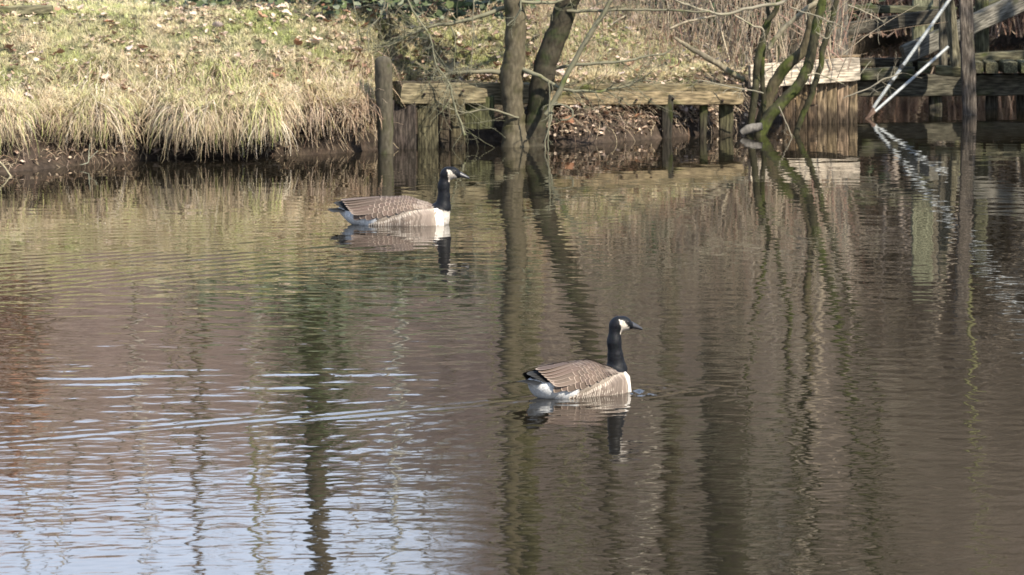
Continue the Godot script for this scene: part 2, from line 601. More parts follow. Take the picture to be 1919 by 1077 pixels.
# ---------- grass and litter ----------
func tuft_mesh(count: int, spread: float, lean: float) -> ArrayMesh:
	var g := Geo.new()
	for k in count:
		var a := rr(0, TAU)
		var out := Vector3(cos(a), 0, sin(a))
		var p := out * rr(0, spread) + Vector3(rr(-1, 1), 0, rr(-1, 1)) * spread * 0.5
		var hgt := rr(0.5, 1.0)
		var side := Vector3(-out.z, 0, out.x).rotated(Vector3.UP, rr(-1, 1)) * rr(0.014, 0.03)
		var l := rr(0.15, 1.0) * lean
		var m := p + out * l * 0.35 + Vector3.UP * hgt * 0.55
		var t := p + out * l + Vector3.UP * hgt * rr(0.6, 1.0)
		var kk := rr(0.7, 1.25)
		var c := Color(kk, kk * rr(0.92, 1.06), kk * rr(0.8, 1.1))
		var i0 := g.add(p - side, c)
		var i1 := g.add(p + side, c)
		var i2 := g.add(m + side * 0.8, c)
		var i3 := g.add(m - side * 0.8, c)
		var i4 := g.add(t, c)
		g.quad(i0, i1, i2, i3)
		g.tri(i3, i2, i4)
	return g.mesh()

func leaf_mesh(curl: float) -> ArrayMesh:
	# a dry lobed leaf, 1 long, with a midrib fold and a curl
	var g := Geo.new()
	var w := [0.0, 0.1, 0.26, 0.18, 0.36, 0.26, 0.4, 0.27, 0.3, 0.14, 0.0]
	for k in w.size():
		var t := float(k) / (w.size() - 1)
		var x := t - 0.5
		var rise := curl * (x * x) * 1.2
		for s in [-1, 0, 1]:
			g.add(Vector3(x, rise + absf(s) * w[k] * (0.35 + curl * 0.5) + 0.05 * sin(t * 9.0 + s * 2.0) * absf(s), s * w[k]), Color.WHITE)
	for k in w.size() - 1:
		var o := k * 3
		g.quad(o, o + 1, o + 4, o + 3)
		g.quad(o + 1, o + 2, o + 5, o + 4)
	return g.mesh()

const LEAF_WORDS := ["tan", "pale pinkish", "brown", "rusty", "reddish brown", "greyish", "dark brown", "pale straw-coloured"]
const LEAF_COLS := [Color(0.46, 0.33, 0.25), Color(0.52, 0.39, 0.31), Color(0.38, 0.25, 0.17), Color(0.26, 0.12, 0.06), Color(0.3, 0.17, 0.1), Color(0.42, 0.34, 0.3), Color(0.19, 0.1, 0.06), Color(0.5, 0.4, 0.28)]

func laid(at: Vector3, size: float, tilt: float) -> Transform3D:
	var b := Basis(Vector3.UP, rr(0, TAU)).rotated(Vector3(rr(-1, 1), 0, rr(-1, 1)).normalized(), rr(0, tilt))
	return Transform3D(b.scaled(Vector3.ONE * size), at)

func slope_turn(at: Vector3, b: Basis) -> Basis:
	return b

func grass() -> void:
	var kinds := [tuft_mesh(14, 0.22, 0.7), tuft_mesh(12, 0.3, 1.0), tuft_mesh(16, 0.25, 0.5)]
	for kd in 3:
		var xf := []
		var cols := []
		for k in 11500:
			var x := rr(-6.2, 1.664)
			var zone_a := x < -0.898
			var s := rr(7.6, 12.6) if zone_a else rr(8.6, 12.6)
			if x > 0.327 and rng.randf() < 0.42: continue
			var at := on_bank(x, s)
			var patch := n3(at, 1.6) + 0.5 * n3(at, 6.0)
			if not zone_a and patch < -0.2 and rng.randf() < 0.6: continue
			if zone_a and patch < -0.35 and rng.randf() < 0.5: continue
			var long := rr(0.025, 0.065) * (1.6 if s < 9.0 else 1.0)
			var green := clampf(0.42 + 1.5 * n3(at + Vector3(20, 0, 0), 1.8) + rr(-0.35, 0.35), 0, 1)
			if s < 9.0: green *= 0.6
			cols.append(jit(Color(0.68, 0.57, 0.39).lerp(Color(0.42, 0.45, 0.18), green), 0.3))
			var b := Basis(Vector3.UP, rr(0, TAU)).scaled(Vector3(1, rr(0.7, 1.2), 1) * long)
			b = Basis(Vector3(1, 0, 0), rr(0.1, 0.8)) * b
			xf.append(Transform3D(b, at - Vector3(0, 0.005, 0)))
		var o := scatter("bank_grass", kinds[kd], M.blade, xf, cols)
		tag(o, "short yellow-green winter grass on the bank slope", "grass", "", "stuff")

func hanging_grass() -> void:
	# long dead grass combed over the sod edge, in locks of different length, tone and set
	var g := Geo.new()
	for lock in 1900:
		var x := rr(-6.0, -0.881)
		var gap := n3(Vector3(x * 3.0, 2, 2), 1.0) + 0.5 * n3(Vector3(x * 11.0, 7, 2), 1.0)
		if gap < -0.1 and rng.randf() < 0.9: continue
		var s := rr(5.7, 9.6)
		var swing := rr(-0.45, 0.45) + 1.1 * n3(Vector3(x * 2.0, s, 9), 1.0)
		var reach := (rr(0.05, 0.22) if rng.randf() < 0.86 else rr(0.18, 0.34)) * (1.0 + 0.9 * gap)
		var sparse := x > -1.383
		if sparse and rng.randf() < 0.55: continue
		var tone := Color(0.46, 0.365, 0.235).lerp(Color(0.26, 0.245, 0.115), clampf(rr(-0.3, 0.9), 0, 1)).lerp(Color(0.5, 0.37, 0.26), rr(0, 0.6))
		var odd := rng.randf()
		if odd < 0.13: tone = Color(0.34, 0.35, 0.13)
		elif odd < 0.38: tone = Color(0.24, 0.175, 0.115)
		elif odd < 0.48: tone = Color(0.56, 0.48, 0.36)
		if sparse: tone = tone.lerp(Color(0.3, 0.2, 0.14), 0.5)
		var messy := rr(0.15, 0.75)
		for k in rng.randi_range(4, 20):
			var p := on_bank(x + rr(-0.05, 0.05), clampf(s + rr(-0.45, 0.45), 5.5, 9.8))
			var dir := Vector3(swing + rr(-messy, messy), rr(0.05, 0.7), rr(0.35, 1.0)).normalized()
			var length := reach * rr(0.45, 1.35) + maxf(s - 6.9, 0.0) * 0.04
			var c := jit(tone, 0.4)
			var w := rr(0.0014, 0.0032)
			var heavy := rr(0.25, 0.65)
			var last := [-1, -1]
			for e in 7:
				var sd := Vector3(w * (1.0 - e / 7.5), 0, 0).rotated(Vector3.UP, swing + rr(-0.5, 0.5))
				var i0 := g.add(p - sd, c)
				var i1 := g.add(p + sd, c)
				if e > 0: g.quad(last[0], last[1], i1, i0)
				last = [i0, i1]
				p += dir * length / 6.0
				dir = (dir + Vector3(rr(-0.2, 0.2), -heavy, rr(-0.2, 0.08))).normalized()
				if p.y < 0.012: p.y = 0.012
	var o := part("hanging_grass", g.mesh(), M.blade, self)
	tag(o, "long dead straw grass hanging over the bank edge", "grass", "", "stuff")

func tangle() -> void:
	# roots and dead stems under the sod and behind the beams
	var g := Geo.new()
	for k in 1700:
		var x := rr(-1.452, -0.898) if k % 3 == 0 else rr(-4.0, -1.452) if k % 3 == 1 else rr(0.198, 1.614)
		var p := on_bank(x, rr(2.4, 6.6) if k % 3 == 1 else rr(4.0, 8.2))
		var dir := Vector3(rr(-0.8, 0.8), rr(-0.4, 0.8), rr(0.3, 1.0)).normalized()
		var path := []
		var length := rr(0.08, 0.26)
		for e in 5:
			path.append_array([p.x, maxf(p.y, -0.02), p.z, 0.0022 - e * 0.0003])
			p += dir * length / 4
			dir = (dir + rv() * 0.3 + Vector3(0, -0.35, 0)).normalized()
		tube(g, path, 3, jit(pick([Color(0.36, 0.28, 0.2), Color(0.24, 0.16, 0.11), Color(0.45, 0.36, 0.24)]), 0.3), Color.BLACK, 0, 0, false)
	var o := part("dead_stems", g.mesh(), M.twig, self)
	tag(o, "tangle of dead stems and roots along the waterline", "undergrowth", "", "stuff")

func leaves() -> void:
	var kinds := [leaf_mesh(0.15), leaf_mesh(0.5), leaf_mesh(-0.3), leaf_mesh(0.9)]
	var mats := []
	for c in LEAF_COLS:
		var m := StandardMaterial3D.new()
		m.albedo_color = c.linear_to_srgb()
		m.roughness = 0.75
		m.backlight_enabled = true
		m.backlight = Color(0.25, 0.2, 0.16)
		mats.append(m)
	var made := 0
	while made < 300:
		var x := rr(-3.5, 1.6)
		var s := rr(8.3, 12.0)
		var lower := false
		if x > 0.287 and rng.randf() < 0.45:
			s = rr(4.0, 7.5)
			lower = true
		var at := on_bank(x, s)
		if not lower and n3(at, 1.3) + 0.6 * n3(at, 5.0) < (0.0 if x < -1.544 else -0.35): continue
		var o := MeshInstance3D.new()
		o.mesh = kinds[made % 4]
		var ci := rng.randi() % mats.size()
		o.material_override = mats[ci]
		o.name = numbered("fallen_leaf")
		add_child(o)
		o.transform = laid(at + Vector3(0, rr(0.03, 0.055), 0.012), rr(0.05, 0.09), 0.7)
		var tone: String = LEAF_WORDS[ci]
		var spot := "on the bare earth under the long beam" if lower else "in the grass " + ("at the far left" if x < -2.738 else "above the hanging straw" if x < -1.895 else "left of the round-topped post" if x < -0.947 else "behind the round-topped post" if x < -0.104 else "right of the twin trunks" if x < 0.797 else "beside the edging log")
		if not lower: spot += ", low on the slope" if s < 9.7 else ", high on the slope"
		tag(o, "%s fallen leaf %s" % [tone, spot], "leaf", "%s leaves %s" % [tone, spot.replace(",", "")])
		made += 1
	var xf := []
	var cols := []
	for k in 7500:
		var x := rr(-4.2, 2.4)
		var s := rr(8.0, 13.0)
		var u := rng.randf()
		if x > 0.216 and u < 0.4: s = rr(2.6, 8.0)
		elif x > -1.383 and x < -0.829 and u < 0.3: s = rr(6.0, 8.5)
		elif x < -1.383 and u < 0.08: s = rr(2.3, 5.0)
		var at := on_bank(x, s)
		if s > 6.0 and x < -1.403 and n3(at, 1.3) + 0.6 * n3(at, 5.0) < -0.12: continue
		xf.append(laid(at + Vector3(0, rr(0.008, 0.035), 0), rr(0.02, 0.048), 0.9))
		cols.append(jit((pick(LEAF_COLS) as Color).lerp(Color(0.42, 0.34, 0.25), 0.55), 0.25))
	var o2 := scatter("leaf_litter", kinds[1], M.leaf, xf, cols)
	tag(o2, "small broken leaf litter strewn over the bank", "leaf litter", "", "stuff")
	xf = []
	cols = []
	for k in 1500:
		var x := rr(2.3, 7.0)
		var d := 50.0 + smoothstep(3.0, 4.4, x) * 6.0 + rr(0.2, 4.0)
		xf.append(laid(Vector3(x, 0.3 + rr(0, 0.2), -d), rr(0.06, 0.12), 1.0))
		cols.append(jit(pick(LEAF_COLS), 0.2))
	o2 = scatter("channel_litter", kinds[1], M.leaf, xf, cols)
	tag(o2, "brown leaf litter on the far channel bank", "leaf litter", "", "stuff")

# ---------- timber works ----------
const GREY := Color(0.23, 0.205, 0.155)
const DARK := Color(0.075, 0.066, 0.05)
const OLD := Color(0.3, 0.25, 0.15)

func revetment() -> void:
	# round-topped mooring post
	var t := thing("mooring_post", "weathered round-topped post standing at the left end of the long beam", "post", Vector3(-0.829, 0, -34.826))
	var g := Geo.new()
	var post := [-0.82, -0.149, -34.75, 0.05039, -0.823, 0.005, -34.75, 0.05039, -0.826, 0.165, -34.75, 0.05212, -0.833, 0.339, -34.75, 0.0556, -0.836, 0.478, -34.75, 0.05734, -0.839, 0.576, -34.75, 0.05734, -0.839, 0.611, -34.75, 0.05212, -0.839, 0.628, -34.75, 0.03475, -0.839, 0.635, -34.75, 0.00695]
	tube(g, smooth_path(post, 4), 16, Color(0.115, 0.1, 0.07), Color(0.07, 0.078, 0.028), 0.42, 0.1)
	part("shaft", g.mesh(), M.bark, t, true)

	t = thing("timber_revetment", "mossy timber revetment with one long horizontal beam behind the twin trunked tree", "revetment", Vector3(0.357, 0, -35.443))
	timber(t, "beam", Vector3(-0.759, 0.371, -35.2), Vector3(0.181, 0.333, -35.86), 0.12, 0.14, Color(0.3, 0.25, 0.15), 0.26, Vector3.UP, 0.016)
	timber(t, "beam", Vector3(0.145, 0.308, -35.8), Vector3(1.561, 0.254, -36.75), 0.13, 0.09, Color(0.4, 0.31, 0.18), 0.2, Vector3.UP, 0.016)
	timber(t, "upper_board", Vector3(0.152, 0.373, -35.86), Vector3(1.553, 0.321, -36.81), 0.1, 0.055, Color(0.26, 0.21, 0.12), 0.34, Vector3.UP, 0.016)
	timber(t, "capping", Vector3(-0.77, 0.434, -35.22), Vector3(-0.212, 0.418, -35.6), 0.06, 0.03, Color(0.11, 0.09, 0.06), 0.25, Vector3.UP, 0.008)
	var planks := [[757, 46, 35.22, Color(0.1, 0.08, 0.065), 0.02], [802, 38, 35.3, Color(0.16, 0.14, 0.08), 0.4], [832, 18, 35.36, Color(0.11, 0.085, 0.055), 0.1], [857, 28, 35.4, Color(0.15, 0.125, 0.07), 0.25]]
	for p in planks:
		var d: float = p[2]
		var x: float = (p[0] - 959.5) / 10000.0 * d
		timber(t, "plank", Vector3(x, -0.25, -d), Vector3(x + rr(-0.006, 0.006), 0.32, -d), p[1] / 10000.0 * d, 0.04, p[3], p[4], Vector3(0, 0, 1), 0.007, 1.0, "wood", 0.1)
	# a short board above the dark hollow
	timber(t, "plank", Vector3(-0.219, 0.118, -35.55), Vector3(-0.215, 0.332, -35.55), 0.2, 0.035, Color(0.12, 0.12, 0.06), 0.3, Vector3(0, 0, 1), 0.008)
	var piles := [[1251, 22, 36.37, DARK, 0.25], [1319, 15, 36.6, Color(0.12, 0.11, 0.065), 0.35], [1362, 29, 36.76, Color(0.16, 0.145, 0.08), 0.35]]
	for p in piles:
		var d: float = p[2]
		var x: float = (p[0] - 959.5) / 10000.0 * d
		timber(t, "pile", Vector3(x, 0.3, -d), Vector3(x - 0.01, -0.25, -d), p[1] / 10000.0 * d, 0.06, p[3], p[4], Vector3(0, 0, 1), 0.008, 0.72, "wood", 0.08)

	for q in [Vector3(0.746, 0.287, -36.12), Vector3(0.846, 0.273, -36.19), Vector3(0.945, 0.273, -36.26), Vector3(1.101, 0.274, -36.36), Vector3(1.445, 0.247, -36.6), Vector3(-0.324, 0.374, -35.42), Vector3(-0.577, 0.362, -35.25)]:
		var bolt := Geo.new()
		tube(bolt, [q.x, q.y, q.z + 0.03, 0.009, q.x, q.y, q.z - 0.03, 0.009], 8, Color(0.07, 0.05, 0.04), Color.BLACK)
		part("bolt_head", bolt.mesh(), M.bark, t, true)

	# newer revetment by the bridge
	t = thing("plank_revetment", "revetment of upright planks topped by a pale new board beside the bridge", "revetment", Vector3(2.205, 0, -37.945))
	timber(t, "top_board", Vector3(1.679, 0.355, -37.75), Vector3(2.482, 0.387, -38.2), 0.035, 0.168, Color(0.88, 0.75, 0.58), -0.25, Vector3.UP, 0.004)
	timber(t, "capping", Vector3(2.144, 0.461, -38.25), Vector3(2.483, 0.476, -38.35), 0.12, 0.014, Color(0.45, 0.33, 0.2), -0.2, Vector3.UP, 0.004)
	var edges := [1466, 1491, 1513, 1531, 1549, 1568, 1590, 1607]
	for k in edges.size() - 1:
		var d: float = 38.02 + k * 0.035
		var x: float = ((edges[k] + edges[k + 1]) / 2.0 - 959.5) / 10000.0 * d
		var wd: float = (edges[k + 1] - edges[k] - 1.2) / 10000.0 * d
		timber(t, "plank", Vector3(x, -0.25, -d - rr(0, 0.02)), Vector3(x, 0.33, -d), wd, 0.035, jit(pick([Color(0.36, 0.25, 0.15), Color(0.24, 0.165, 0.105), Color(0.45, 0.33, 0.21)]), 0.15), -0.12, Vector3(0, 0, 1), 0.006, 1.0, "wood", 0.24)

	# edging log down the right end of the bank
	t = thing("edging_log", "mossy half-buried log sloping down the right end of the bank", "log", Vector3(1.42, 0.482, -37.3))
	g = Geo.new()
	tube(g, smooth_path([1.125, 0.654, -37.2, 0.01116, 1.267, 0.569, -37.2, 0.0186, 1.416, 0.479, -37.2, 0.02232, 1.535, 0.405, -37.2, 0.02232, 1.617, 0.36, -37.2, 0.0186], 5, 0.01), 10, Color(0.3, 0.255, 0.175), Color(0.2, 0.2, 0.08), 0.35, 0.14)
	part("stem", g.mesh(), M.bark, t, true)

	t = thing("fallen_rail", "short squared mossy rail lying on the grass at the crest of the bank", "rail", Vector3(-3.235, 0.878, -35.2))
	timber(t, "rail", Vector3(-3.76, 0.916, -34.85), Vector3(-2.992, 0.935, -34.8), 0.08, 0.06, Color(0.3, 0.27, 0.16), 0.3)

func bridge() -> void:
	var t := thing("footbridge", "old mossy timber footbridge with sloping rails over the side channel", "bridge", Vector3(3.183, 0, -39.722))
	# deck beam and supports
	timber(t, "deck_beam", Vector3(2.547, 0.19, -39.75), Vector3(4.587, 0.179, -40.2), 0.2, 0.16, Color(0.162, 0.149, 0.108), 0.25)
	timber(t, "deck_edge", Vector3(2.585, 0.276, -39.6), Vector3(2.988, 0.291, -39.7), 0.1, 0.09, Color(0.121, 0.115, 0.081), 0.42)
	for p in [[1753, 24, 39.9], [1858, 22, 40.1], [1925, 40, 40.2]]:
		var d: float = p[2]
		var x: float = (p[0] - 959.5) / 10000.0 * d
		timber(t, "support", Vector3(x, -0.3, -d), Vector3(x, 0.12, -d), p[1] / 10000.0 * d, 0.1, Color(0.149, 0.135, 0.101), 0.1, Vector3(0, 0, 1))
	for p in [[1700, 22], [1733, 24], [1834, 18], [1859, 24], [1894, 28], [1926, 26], [1960, 26]]:
		var d := 39.65
		var x: float = (p[0] - 959.5) / 10000.0 * d
		timber(t, "deck_joist", Vector3(x, 0.325, -d), Vector3(x, 0.33, -d - 0.7), p[1] / 10000.0 * d, 0.085, jit(Color(0.216, 0.203, 0.121), 0.2), 0.3)
	timber(t, "kerb_rail", Vector3(2.582, 0.358, -39.8), Vector3(3.27, 0.358, -39.9), 0.08, 0.065, Color(0.0945, 0.081, 0.0567), 0.2)
	timber(t, "kerb_rail", Vector3(3.238, 0.371, -39.95), Vector3(4.607, 0.431, -40.4), 0.08, 0.075, Color(0.176, 0.162, 0.101), 0.25)
	# rails and posts
	timber(t, "post", Vector3(2.434, 0.403, -39.6), Vector3(2.428, 1.423, -39.6), 0.118, 0.1, Color(0.365, 0.324, 0.257), -0.05, Vector3(0, 0, 1))
	timber(t, "handrail", Vector3(2.504, 0.753, -40), Vector3(3.336, 0.729, -40.2), 0.05, 0.06, Color(0.135, 0.135, 0.081), 0.3)
	timber(t, "handrail", Vector3(2.489, 0.607, -39.75), Vector3(3.316, 0.723, -39.95), 0.05, 0.1, Color(0.128, 0.115, 0.0878), 0.18)
	timber(t, "post", Vector3(3.097, 0.47, -40.25), Vector3(3.09, 1.45, -40.25), 0.155, 0.1, Color(0.324, 0.324, 0.209), 0.12, Vector3(0, 0, 1))
	timber(t, "post", Vector3(3.197, 0.466, -40.35), Vector3(3.195, 1.448, -40.35), 0.05, 0.08, Color(0.27, 0.236, 0.176), 0.05, Vector3(0, 0, 1))
	timber(t, "brace", Vector3(2.912, 0.419, -39.7), Vector3(3.918, 0.834, -40.2), 0.07, 0.14, Color(0.27, 0.25, 0.203), 0.1)
	timber(t, "handrail", Vector3(3.479, 0.696, -40.45), Vector3(4.21, 0.949, -40.9), 0.05, 0.09, Color(0.135, 0.135, 0.081), 0.2)
	timber(t, "post", Vector3(3.199, 0.332, -39.6), Vector3(3.191, 1.383, -39.6), 0.062, 0.07, Color(0.203, 0.182, 0.135), 0.05, Vector3(0, 0, 1))
	timber(t, "post", Vector3(3.549, 0.412, -40.3), Vector3(3.533, 1.369, -40.3), 0.1, 0.09, Color(0.162, 0.155, 0.0945), 0.25, Vector3(0, 0, 1))
	timber(t, "foot_block", Vector3(3.151, 0.317, -39.5), Vector3(3.344, 0.306, -39.4), 0.1, 0.075, Color(0.23, 0.209, 0.115), 0.25)
	var s := timber(t, "strut", Vector3(3.283, 0.333, -39.42), Vector3(3.182, 1.151, -39.42), 0.075, 0.06, Color(0.27, 0.243, 0.162), 0.1, Vector3(0, 0, 1))
	s.set_meta("label", "leaning strut standing on the foot block")

	t = thing("mooring_pole", "tall dark square pole rising out of the water in front of the footbridge", "pole", Vector3(3.418, 0, -39.866))
	timber(t, "shaft", Vector3(3.37, -0.136, -39.2), Vector3(3.294, 1.665, -39.2), 0.1, 0.09, Color(0.203, 0.169, 0.135), 0.0, Vector3(0, 0, 1), 0.008)

	var g := Geo.new()
	t = thing("metal_pipe", "longer pale galvanised pipe slanting steeply from the water past the strut", "pipe", Vector3(2.661, 0, -39.297))
	tube(g, [2.58, -0.032, -38.9, 0.01284, 2.653, 0.096, -38.9, 0.01284, 3.221, 0.864, -39.2, 0.01294, 3.823, 1.68, -39.5, 0.01303], 10, Color(0.62, 0.65, 0.63), Color(0.42, 0.42, 0.38), 0.3)
	part("barrel", g.mesh(), M.pipe, t, true)
	g = Geo.new()
	tube(g, [2.563, -0.054, -38.88, 0.01361, 2.637, 0.07, -38.88, 0.01361], 10, Color(0.2, 0.105, 0.07), Color(0.36, 0.26, 0.2), 0.5)
	part("rusty_end", g.mesh(), M.bark, t, true)
	g = Geo.new()
	tube(g, [2.761, 0.25, -38.95, 0.01792, 2.777, 0.273, -38.95, 0.01792], 10, Color(0.3, 0.3, 0.28), Color(0.2, 0.12, 0.07), 0.3)
	part("joint_band", g.mesh(), M.pipe, t, true)
	g = Geo.new()
	tube(g, [2.841, 0.357, -38.99, 0.01794, 2.857, 0.38, -38.99, 0.01794], 10, Color(0.3, 0.3, 0.28), Color(0.2, 0.12, 0.07), 0.3)
	part("joint_band", g.mesh(), M.pipe, t, true)
	g = Geo.new()
	t = thing("metal_pipe", "shorter pale galvanised pipe ending at the leaning strut of the footbridge", "pipe", Vector3(2.677, 0, -39.297))
	tube(g, [2.562, -0.016, -38.75, 0.01124, 2.659, 0.07, -38.75, 0.01124, 3.205, 0.498, -39.25, 0.01138], 10, Color(0.66, 0.69, 0.67), Color(0.44, 0.44, 0.4), 0.3)
	part("barrel", g.mesh(), M.pipe, t, true)
	g = Geo.new()
	tube(g, [2.542, -0.034, -38.73, 0.01201, 2.638, 0.055, -38.73, 0.01201], 10, Color(0.22, 0.12, 0.08), Color(0.38, 0.28, 0.22), 0.5)
	part("rusty_end", g.mesh(), M.bark, t, true)

# ---------- trees in front ----------
const BARK := Color(0.14, 0.118, 0.076)
const MOSS := Color(0.085, 0.1, 0.028)
const TWIG := Color(0.16, 0.15, 0.1)

func limb(called: String, t: Node3D, p: Array, sides: int, base: Color, moss: Color, mossy: float, bump := 0.12, per := 5, wob := 0.012, m := "bark") -> MeshInstance3D:
	var g := Geo.new()
	tube(g, smooth_path(p, per, wob), sides, base, moss, mossy, bump)
	return part(called, g.mesh(), M[m], t, true)

func twiggy(g: Geo, p: Array, base: Color, kids: int, klen: float, lift := 0.0, mossy := 0.2, sides := 5) -> void:
	# a branch along p with small twigs on it
	var q := smooth_path(p, 5, 0.012)
	tube(g, q, sides, base, MOSS, mossy, 0.15, false)
	var n := q.size() / 4
	for k in kids:
		var e := int(rr(0.25, 0.98) * n)
		var at := Vector3(q[e * 4], q[e * 4 + 1], q[e * 4 + 2])
		var e0 := maxi(e - 2, 0)
		var along := (at - Vector3(q[e0 * 4], q[e0 * 4 + 1], q[e0 * 4 + 2])).normalized()
		grow(g, at, along * 0.8 + rv() * 0.9 + Vector3.UP * lift, klen * rr(0.4, 1.1), minf(q[e * 4 + 3] * 0.5, 0.0034), 1, lift, base, MOSS, 0.1, 3)

